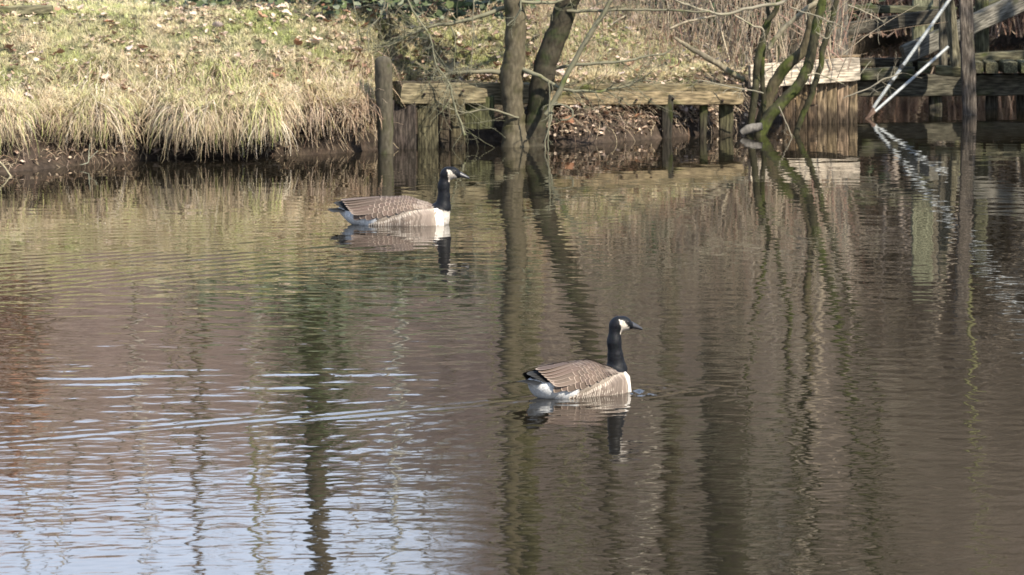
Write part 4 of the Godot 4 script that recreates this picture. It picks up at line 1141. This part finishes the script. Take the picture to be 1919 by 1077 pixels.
func woods() -> void:
	var slope := func(a: int, b: int) -> Array:
		var q := Vector3((a - 30) * 1.2 + (-150.0 if a == 0 else 150.0 if a == 60 else 0.0), 0, -(47.0 + b * 1.0 if b < 30 else 200.0))
		q.y = hill(clampf(q.x, -36.0, 36.0), -q.z) - (0.4 if b == 0 else 0.0)
		if q.x > 2.0 and -q.z < 60.0: q.y -= 3.0 * smoothstep(60.0, 56.0, -q.z)
		var k := 1.0 + 0.45 * n3(q, 0.9) + 0.35 * n3(q, 3.3)
		return [q, Color(0.34, 0.262, 0.228).lerp(Color(0.21, 0.176, 0.15), smoothstep(-2.0, 3.0, q.x + 3.0 * n3(q, 0.2))) * k]
	structure("hillside", grid_mesh(61, 31, slope), M.soil, "leaf-strewn wooded slope behind the bank, mirrored in the pond")
	bare_tree("ivy_tree", "ivy-clad tree behind the bank, mirrored as a green column left of the geese", Vector3(-1.78, 0.95, -46), 9, 0.12, Color(0.12, 0.1, 0.07), Vector3(0.01, 0, 0), 11, 0.3, 2.6)
	var spots := [
		[1.72, 44.0, 10.0, 0.22, Color(0.04, 0.034, 0.024), 0.0, "broad dark bare tree mirrored right of the swimming geese"],
		[1.32, 47.0, 9.0, 0.11, Color(0.06, 0.05, 0.03), 0.02, "slim dark bare tree mirrored just left of the broad dark one"],
		[-1.0, 50.0, 8.0, 0.045, Color(0.5, 0.47, 0.4), 0.0, "slender pale birch mirrored between the two geese"],
		[2.3, 52.0, 8.0, 0.05, Color(0.5, 0.47, 0.38), 0.02, "slender pale birch mirrored below the mossy stems"],
		[3.75, 54.0, 9.0, 0.06, Color(0.46, 0.42, 0.33), -0.02, "pale thin tree mirrored below the metal pipes"],
		[0.12, 48.0, 10.0, 0.14, Color(0.09, 0.085, 0.04), 0.03, "greenish bare tree mirrored under the twin trunks"],
		[4.3, 58.0, 12.0, 0.18, Color(0.13, 0.1, 0.065), 0.0, "tall brown bare tree mirrored at the right edge"],
		[-3.4, 56.0, 6.0, 0.06, Color(0.2, 0.15, 0.11), 0.05, "small bare tree mirrored at the left edge"]]
	var k := 0
	for s in spots:
		bare_tree("bare_tree", s[6], Vector3(s[0], hill(s[0], s[1]) - 0.1, -s[1]), s[2], s[3], s[4], Vector3(s[5], 0, 0), 40 + k, 0.3 if s[0] < 0.0 else 0.8)
		k += 1
	rng.seed = 77
	leafy_bush("beech_bush", "rust-leaved beech bush mirrored at the far left of the pond", Vector3(-4.55, 0.95, -46), Vector3(0.5, 1.6, 0.5), 1100, [Color(0.3, 0.16, 0.1), Color(0.34, 0.19, 0.12), Color(0.24, 0.13, 0.08)], 0.06)
	# far scrub that reads as one mass
	var g := Geo.new()
	for j in 46:
		grow(g, Vector3(rr(-0.5, 0.5), -0.05, rr(-0.5, 0.5)), Vector3(rr(-0.45, 0.45), 1, rr(-0.45, 0.45)), rr(0.6, 1.0), rr(0.007, 0.014), 2, 0.4, jit(Color(0.9, 0.9, 0.9), 0.3), MOSS, 0.0, 5)
	var bush := g.mesh()
	var xf := []
	var cols := []
	for j in 520:
		var x := rr(-22, 22)
		var d := rr(50, 70)
		var px := x / d * 10000.0
		var hgt := lerpf(1.2, 3.2, smoothstep(-60.0, 260.0, px + 120.0 * nz.get_noise_1d(x * 20.0))) * rr(0.8, 1.15)
		var wide := maxf(hgt * 0.7, 1.5)
		xf.append(Transform3D(Basis(Vector3.UP, rr(0, TAU)).scaled(Vector3(wide, hgt, wide)), Vector3(x, hill(x, d) - 0.05, -d)))
		cols.append(jit(Color(0.5, 0.39, 0.335).lerp(Color(0.28, 0.228, 0.182), smoothstep(-1.0, 3.0, x + rr(-2, 2))), 0.2))
	var o := scatter("woodland_scrub", bush, M.twig, xf, cols)
	tag(o, "brown leafless scrub wood behind the pond, seen as a mass in the mirror of the water", "woodland", "", "stuff")
	g = Geo.new()
	for j in 420:
		var x := rr(-20, 20)
		var d := rr(49, 66)
		var tall := rr(2.0, 5.0) if x < rr(-1.5, 0.5) else rr(4.0, 9.0)
		var p := Vector3(x, hill(x, d) - 0.1, -d)
		var dir := Vector3(rr(-0.1, 0.1), 1, rr(-0.1, 0.1)).normalized()
		var path := []
		var r := rr(0.012, 0.05)
		for e in 7:
			path.append_array([p.x, p.y, p.z, r * (1.0 - e * 0.13)])
			p += dir * tall / 6
			dir = (dir + rv() * 0.07).normalized()
		tube(g, path, 5, jit(pick([Color(0.1, 0.085, 0.05), Color(0.16, 0.13, 0.09), Color(0.13, 0.13, 0.06), Color(0.48, 0.43, 0.34), Color(0.3, 0.25, 0.18)]), 0.25), MOSS, 0.0, 0, false)
	var ws := part("woodland_stems", g.mesh(), M.twig, self)
	tag(ws, "thin stems of the far wood, seen as streaks in the mirror of the water", "woodland", "", "stuff")
	# evergreen on the side bank that shades the bridge
	rng.seed = 5
	leafy_bush("holly_tree", "dark evergreen holly beyond the right edge, shading the footbridge", Vector3(SHADE_X, 0.4, SHADE_Z), Vector3(1.9, 2.9, 1.8), 500, [Color(0.05, 0.08, 0.03), Color(0.06, 0.09, 0.04)], 0.1, "tree")

const SHADE_X := 7.2
const SHADE_Z := -36.2

# ---------- geese ----------
var cones := []

func cone_d(p: Vector3, q: Array) -> float:
	var a: Vector3 = q[0]
	var b: Vector3 = q[1]
	var zs: float = q[4]
	var pp := Vector3(p.x, p.y, p.z * zs)
	var ab := b - a
	var t := clampf((pp - a).dot(ab) / ab.length_squared(), 0, 1)
	return pp.distance_to(a + ab * t) - lerpf(q[2], q[3], t)

func field(p: Vector3, near: Array) -> float:
	var d := 9.0
	for q in near:
		var e := cone_d(p, q)
		var k: float = q[5]
		var h := maxf(k - absf(d - e), 0.0) / k
		d = minf(d, e) - h * h * k * 0.25
	return d

func gradient(p: Vector3, near: Array) -> Vector3:
	var e := 0.003
	return Vector3(field(p + Vector3(e, 0, 0), near) - field(p - Vector3(e, 0, 0), near), field(p + Vector3(0, e, 0), near) - field(p - Vector3(0, e, 0), near), field(p + Vector3(0, 0, e), near) - field(p - Vector3(0, 0, e), near)).normalized()

func surface_net(lo: Vector3, hi: Vector3, cell: float, paint: Callable) -> ArrayMesh:
	var B := 4
	var nb := Vector3i(((hi - lo) / (cell * B)).ceil())
	var nx := nb.x * B + 1
	var ny := nb.y * B + 1
	var nzz := nb.z * B + 1
	var val := PackedFloat32Array()
	val.resize(nx * ny * nzz)
	val.fill(99.0)
	var blocks := []
	for bx in nb.x:
		for by in nb.y:
			for bz in nb.z:
				var ctr := lo + Vector3(bx + 0.5, by + 0.5, bz + 0.5) * cell * B
				var near := []
				for q in cones:
					if cone_d(ctr, q) < cell * B + 0.035: near.append(q)
				if near.is_empty(): continue
				if absf(field(ctr, near)) > cell * B * 1.0: continue
				blocks.append([bx, by, bz])
				for i in B + 1:
					for j in B + 1:
						for k in B + 1:
							var id := ((bx * B + i) * ny + by * B + j) * nzz + bz * B + k
							if val[id] > 90.0:
								val[id] = field(lo + Vector3(bx * B + i, by * B + j, bz * B + k) * cell, near)
	var vid := PackedInt32Array()
	vid.resize(val.size())
	vid.fill(-1)
	var g := Geo.new()
	var nor := PackedVector3Array()
	var step := [ny * nzz, nzz, 1]
	for bl in blocks:
		for i in B:
			for j in B:
				for k in B:
					var x: int = bl[0] * B + i
					var y: int = bl[1] * B + j
					var z: int = bl[2] * B + k
					var id := (x * ny + y) * nzz + z
					var sum := Vector3.ZERO
					var cnt := 0
					for e in [[0, 1, 2], [1, 0, 2], [2, 0, 1]]:
						for u in 2:
							for w in 2:
								var o0: int = id + u * step[e[1]] + w * step[e[2]]
								var a := val[o0]
								var b: float = val[o0 + step[e[0]]]
								if (a < 0) != (b < 0) and a < 90 and b < 90:
									var f := Vector3.ZERO
									f[e[0]] = a / (a - b)
									f[e[1]] = u
									f[e[2]] = w
									sum += f
									cnt += 1
					if cnt > 0:
						var p := lo + (Vector3(x, y, z) + sum / cnt) * cell
						var near := []
						for q in cones:
							if cone_d(p, q) < 0.04: near.append(q)
						var n := gradient(p, near)
						p -= n * field(p, near)
						vid[id] = g.add(p, paint.call(p))
						nor.append(n)
	for bl in blocks:
		for i in B:
			for j in B:
				for k in B:
					var x: int = bl[0] * B + i
					var y: int = bl[1] * B + j
					var z: int = bl[2] * B + k
					if x == 0 or y == 0 or z == 0: continue
					var id := (x * ny + y) * nzz + z
					for e in 3:
						var a := val[id]
						var b: float = val[id + step[e]]
						if (a < 0) == (b < 0) or a > 90 or b > 90: continue
						var s1: int = step[(e + 1) % 3]
						var s2: int = step[(e + 2) % 3]
						var q := [vid[id], vid[id - s1], vid[id - s1 - s2], vid[id - s2]]
						if q.min() < 0: continue
						if a < 0: g.quad(q[0], q[3], q[2], q[1])
						else: g.quad(q[0], q[1], q[2], q[3])
	return g.mesh_with(nor)

func feather_mesh(c0: Color, c1: Color, dome: float, tip: float, side_rim := false, rim := 0.8) -> ArrayMesh:
	# 1 long (root at 0), 1 wide, pale margin on the rounded end
	var g := Geo.new()
	var pts := []
	for k in 15:
		var a := lerpf(-PI * 0.5, PI * 0.5, k / 14.0)
		pts.append(Vector2(0.62 + 0.38 * pow(cos(a), tip), 0.5 * sin(a)))
	pts.append(Vector2(0.0, 0.3))
	pts.append(Vector2(0.0, -0.3))
	var n := pts.size()
	var put := func(q: Vector2, c: Color) -> int:
		return g.add(Vector3(q.x, dome * (0.25 - q.y * q.y) - 0.05 * q.x * q.x, q.y), c)
	var ctr: int = put.call(Vector2(0.5, 0), c0)
	var inner := []
	var edge := []
	var outer := []
	for q in pts:
		var pale: bool = q.x > (0.2 if side_rim else 0.8)
		var iq: Vector2 = Vector2(0.5, 0) + (q - Vector2(0.5, 0)) * (rim if not side_rim else 0.9)
		inner.append(put.call(iq, c0))
		edge.append(put.call(iq, c1 if pale else c0))
		outer.append(put.call(q, c1 if pale else c0))
	for k in n:
		var k2 := (k + 1) % n
		g.tri(ctr, inner[k2], inner[k])
		g.quad(edge[k], edge[k2], outer[k2], outer[k])
	return g.mesh()

func put_feather(parent: Node3D, mesh: Mesh, at: Vector3, t: Vector3, n: Vector3, length: float, width: float, pitch: float) -> void:
	n = (n - t * n.dot(t)).normalized()
	var tt := (t + n * pitch).normalized()
	var nn := (n - t * pitch).normalized()
	var o := MeshInstance3D.new()
	o.mesh = mesh
	o.material_override = M.feather
	o.name = "feather"
	parent.add_child(o, true)
	o.transform = Transform3D(Basis(tt * length, nn * width, tt.cross(nn) * width), at)

var quills := {}

func goose(label: String, at: Vector3, yaw: float, neck: Array, head: Vector2, head_turn: float, scale_: float) -> void:
	# local axes: x forward, y up, z to the bird's right flank; origin on the waterline
	var t := thing("goose", label, "goose", at, "geese on the pond")
	t.rotation.y = yaw
	t.scale = Vector3.ONE * scale_
	var hb := Vector3(neck[-1][0], neck[-1][1], 0)
	var turn := Basis(Vector3.UP, -head_turn)
	var hp := func(x: float, y: float, z := 0.0) -> Vector3:
		return hb + turn * (Vector3(head.x + x, head.y + y, z) - hb)
	cones = []
	var body := [[-0.29, 0.08, 0.014], [-0.2, 0.06, 0.05], [-0.08, 0.045, 0.086], [0.06, 0.04, 0.092], [0.19, 0.022, 0.07], [0.255, 0.03, 0.045]]
	for k in body.size() - 1:
		var a = body[k]
		var b = body[k + 1]
		cones.append([Vector3(a[0], a[1], 0), Vector3(b[0], b[1], 0), a[2], b[2], 0.86, 0.07])
	var trunk := cones.duplicate()
	for k in neck.size() - 1:
		var a = neck[k]
		var b = neck[k + 1]
		cones.append([Vector3(a[0], a[1], 0), Vector3(b[0], b[1], 0), a[2], b[2], 1.0, 0.03])
	cones.append([hp.call(-0.012, 0.0), hp.call(0.018, 0.0), 0.033, 0.029, 1.0, 0.02])
	cones.append([hp.call(0.012, -0.002), hp.call(0.046, -0.012), 0.027, 0.016, 1.0, 0.02])
	var patch := PackedVector2Array([Vector2(-0.019, 0.02), Vector2(0.003, 0.016), Vector2(0.0145, 0.0), Vector2(0.038, -0.024), Vector2(0.03, -0.047), Vector2(-0.01, -0.05), Vector2(-0.008, -0.027), Vector2(-0.014, -0.005)])
	var back := turn.inverse()
	var paint := func(p: Vector3) -> Color:
		var fuzz := 0.006 * n3(p, 60.0) + 0.004 * n3(p, 160.0)
		var k := 1.0 + 0.18 * n3(p, 45.0)
		var l: Vector3 = back * (p - hb) + hb - Vector3(head.x, head.y, 0)
		if p.y > head.y - 0.05 and (p - hb).length() < 0.09 and Geometry2D.is_point_in_polygon(Vector2(l.x + fuzz * 0.5, l.y + fuzz * 0.5), patch):
			return Color(0.74, 0.66, 0.56) * k
		var base: float = neck[0][0]
		if (p.x > base - 0.02 + fuzz and p.y + fuzz > 0.068 + (0.31 - p.x) * 0.22) or (p.x > 0.15 and p.y > 0.128) or (p.x > 0.185 and p.y > 0.1):
			return Color(0.011, 0.012, 0.015) * (1.0 + 0.7 * nz.get_noise_3d(p.x * 160.0, p.y * 40.0, p.z * 160.0))
		if p.x < -0.1 + fuzz * 2.0 and p.y < 0.04 + (-0.1 - p.x) * 0.28 + fuzz: return Color(0.9, 0.9, 0.88) * minf(k, 1.04)
		if p.x < -0.1: return Color(0.03, 0.026, 0.024)
		var pale := smoothstep(0.19, 0.29, p.x + fuzz * 4.0 - maxf(p.y - 0.03, 0.0) * 0.5)
		return Color(0.36, 0.3, 0.24).lerp(Color(0.68, 0.63, 0.55), pale) * k
	part("body", surface_net(Vector3(-0.33, -0.08, -0.15), Vector3(0.4, 0.4, 0.15), 0.0044, paint), M.plumage, t)
	# bill: lofted wedge with a notch for the mouth
	var g := Geo.new()
	var rows := [[0.044, -0.011, 0.018, 0.0155], [0.058, -0.012, 0.0175, 0.014], [0.075, -0.018, 0.0138, 0.0125], [0.093, -0.025, 0.0098, 0.0115], [0.104, -0.03, 0.0066, 0.0075]]
	for r in rows:
		for e in 12:
			var a := TAU * e / 12
			g.add(hp.call(r[0], r[1] + sin(a) * r[2] * (1.0 if sin(a) > -0.2 else 0.75), cos(a) * r[3]), Color(0.03, 0.03, 0.033))
	for r in rows.size() - 1:
		for e in 12:
			g.quad(r * 12 + e, r * 12 + (e + 1) % 12, (r + 1) * 12 + (e + 1) % 12, (r + 1) * 12 + e)
	var tip := g.add(hp.call(0.1065, -0.032), Color(0.02, 0.02, 0.022))
	for e in 12: g.tri(tip, 48 + e, 48 + (e + 1) % 12)
	var bill := part("bill", g.mesh(), M.bill, t)
	for s in [-1, 1]:
		g = Geo.new()
		var nos: Vector3 = hp.call(0.068, -0.011, s * 0.0085)
		tube(g, [nos.x - 0.004, nos.y + 0.001, nos.z, 0.0015, nos.x + 0.004, nos.y - 0.001, nos.z, 0.0012], 6, Color(0.004, 0.004, 0.004), Color.BLACK)
		part("nostril", g.mesh(), M.bill, bill)
		var ball := SphereMesh.new()
		ball.radius = 0.005
		ball.height = 0.01
		ball.radial_segments = 16
		ball.rings = 8
		var eye := part("eye", ball, M.eye, t)
		eye.position = hp.call(0.024, 0.0085, s * 0.0278)
	# feathers
	if quills.is_empty():
		quills.covert = []
		quills.flank = []
		quills.long = []
		for k in 4:
			var j := 1.0 + (k - 1.5) * 0.14
			quills.covert.append(feather_mesh(Color(0.098, 0.07, 0.054) * lerpf(1.0, j, 0.6), Color(0.285, 0.222, 0.175), 0.16, 0.22, false, 0.85))
			quills.flank.append(feather_mesh(Color(0.2, 0.16, 0.13) * j, Color(0.46, 0.4, 0.33), 0.55, 0.16, false, 0.74))
			quills.long.append(feather_mesh(Color(0.1, 0.073, 0.057) * j, Color(0.23, 0.18, 0.145), 0.12, 0.6, true))
			quills.get_or_add("shoulder", []).append(feather_mesh(Color(0.17, 0.132, 0.105) * j, Color(0.31, 0.255, 0.208), 0.12, 0.16, false, 0.8))
			quills.get_or_add("fore", []).append(feather_mesh(Color(0.27, 0.22, 0.178) * lerpf(1.0, j, 0.5), Color(0.45, 0.385, 0.32), 0.4, 0.16, false, 0.8))
			quills.get_or_add("breast", []).append(feather_mesh(Color(0.6, 0.545, 0.475) * lerpf(1.0, j, 0.2), Color(0.65, 0.59, 0.52), 0.5, 0.2, false, 0.8))
		quills.black = [feather_mesh(Color(0.018, 0.017, 0.018), Color(0.03, 0.028, 0.028), 0.1, 0.7)]
		quills.white = [feather_mesh(Color(0.84, 0.84, 0.82), Color(0.88, 0.88, 0.86), 0.2, 0.5)]
	var shell := func(x: float, phi: float, s: int) -> Vector3:
		# point on the trunk's skin, out from its axis
		var o := Vector3(x, 0.045, 0)
		var dir := Vector3(0, sin(phi), cos(phi) * s)
		var lo := 0.0
		var hi := 0.2
		for k in 14:
			var m := (lo + hi) / 2
			if field(o + dir * m, trunk) > 0: hi = m
			else: lo = m
		return o + dir * lo
	for s in [1, -1]:
		var flank := Node3D.new()
		flank.name = "flank"
		t.add_child(flank, true)
		var x := -0.105
		var row := 0
		while x < 0.27:
			var top := 0.036 + 0.055 * smoothstep(-0.12, 0.18, x)
			var wide := top + 0.04 + rr(-0.004, 0.004)
			var phi := asin(clampf(((top - 0.04) * 0.5 - 0.042) / 0.088, -0.8, 0.8))
			var p: Vector3 = shell.call(x, phi, s)
			var n := gradient(p, trunk)
			var fl := rr(0.03, 0.034)
			var end: Vector3 = shell.call(x - fl, phi, s)
			end += gradient(end, trunk) * 0.0055
			var root := p + n * 0.0015
			var kind: String = "flank" if x < 0.18 + rr(0, 0.05) else "fore" if x < 0.23 + rr(0, 0.02) else "breast"
			put_feather(flank, quills[kind][rng.randi() % 4], root, (end - root).normalized(), n, root.distance_to(end), wide * (0.55 if row == 0 else 0.8 if row == 1 else 1.0), 0.0)
			x += 0.0125
			row += 1
		var wing := Node3D.new()
		wing.name = "wing"
		t.add_child(wing, true)
		# long tertials and secondaries first, coverts over their roots
		for j in 7:
			var f := j / 6.0
			var root: Vector3 = shell.call(-0.06 - 0.02 * f, lerpf(0.35, 1.3, f), s)
			var n := gradient(root, trunk)
			var goal := Vector3(lerpf(-0.215, -0.265, f), lerpf(0.072, 0.128, f), s * lerpf(0.082, 0.03, f))
			var dir := goal - root
			put_feather(wing, quills.long[rng.randi() % 4], root + n * (0.004 + 0.0025 * f), dir.normalized(), n, dir.length() + 0.02, 0.042, 0.02)
		for j in 5:
			var f := j / 4.0
			var root := Vector3(-0.17, lerpf(0.085, 0.122, f), s * lerpf(0.07, 0.035, f))
			var goal := Vector3(lerpf(-0.27, -0.325, f), lerpf(0.088, 0.118, f), s * lerpf(0.045, 0.014, f))
			put_feather(wing, quills.black[0], root, (goal - root).normalized(), Vector3(0, 0.8, s * 0.6), (goal - root).length(), 0.03, 0.0)
		x = -0.15
		row = 0
		var gap := 0.03
		while x < 0.2:
			var least := asin(clampf((0.033 + 0.05 * smoothstep(-0.12, 0.22, x) - 0.03) / 0.09, -0.2, 0.7))
			for j in 7:
				var phi := lerpf(least, PI * 0.51, (j + (0.3 if row % 2 else 0.0)) / 6.4)
				if phi > PI * 0.55: continue
				var xx := x + 0.03 * sin(phi) - 0.012
				var p: Vector3 = shell.call(xx, phi, s)
				var n := gradient(p, trunk)
				var fl := gap * rr(1.9, 2.05)
				var end: Vector3 = shell.call(xx - fl, phi - 0.04, s)
				end += gradient(end, trunk) * (0.0058 if j % 2 else 0.007)
				var root := p + n * 0.0015
				put_feather(wing, quills["covert" if x < 0.1 + rr(0, 0.04) else "shoulder"][rng.randi() % 4], root, (end - root).normalized(), n, root.distance_to(end), 0.027 + rr(0, 0.004), 0.0)
			x += gap
			gap = maxf(gap - 0.0016, 0.016)
			row += 1
	var tail := Node3D.new()
	tail.name = "tail"
	t.add_child(tail, true)
	for j in 11:
		var f := (j - 5) / 5.0
		var root := Vector3(-0.245, 0.092 - 0.012 * absf(f), f * 0.028)
		put_feather(tail, quills.black[0], root, Vector3(-1, -0.05, f * 0.42).normalized(), Vector3(0, 1, f * 0.3).normalized(), 0.115 - 0.012 * absf(f), 0.03, 0.0)

func geese() -> void:
	rng.seed = 99
	goose("farther goose swimming broadside near the bank with its head low", Vector3(-0.638, 0, -28.732), 0.06, [[0.232, 0.038, 0.058], [0.264, 0.09, 0.038], [0.271, 0.15, 0.0265], [0.27, 0.205, 0.0255], [0.278, 0.262, 0.028]], Vector2(0.304, 0.277), 0.0, 1.0)
	goose("nearer goose swimming away to the right with a tall upright neck", Vector3(0.246, 0, -20.258), 0.77, [[0.228, 0.04, 0.06], [0.256, 0.095, 0.041], [0.247, 0.16, 0.0285], [0.239, 0.22, 0.026], [0.246, 0.29, 0.028]], Vector2(0.272, 0.304), 0.42, 0.85)
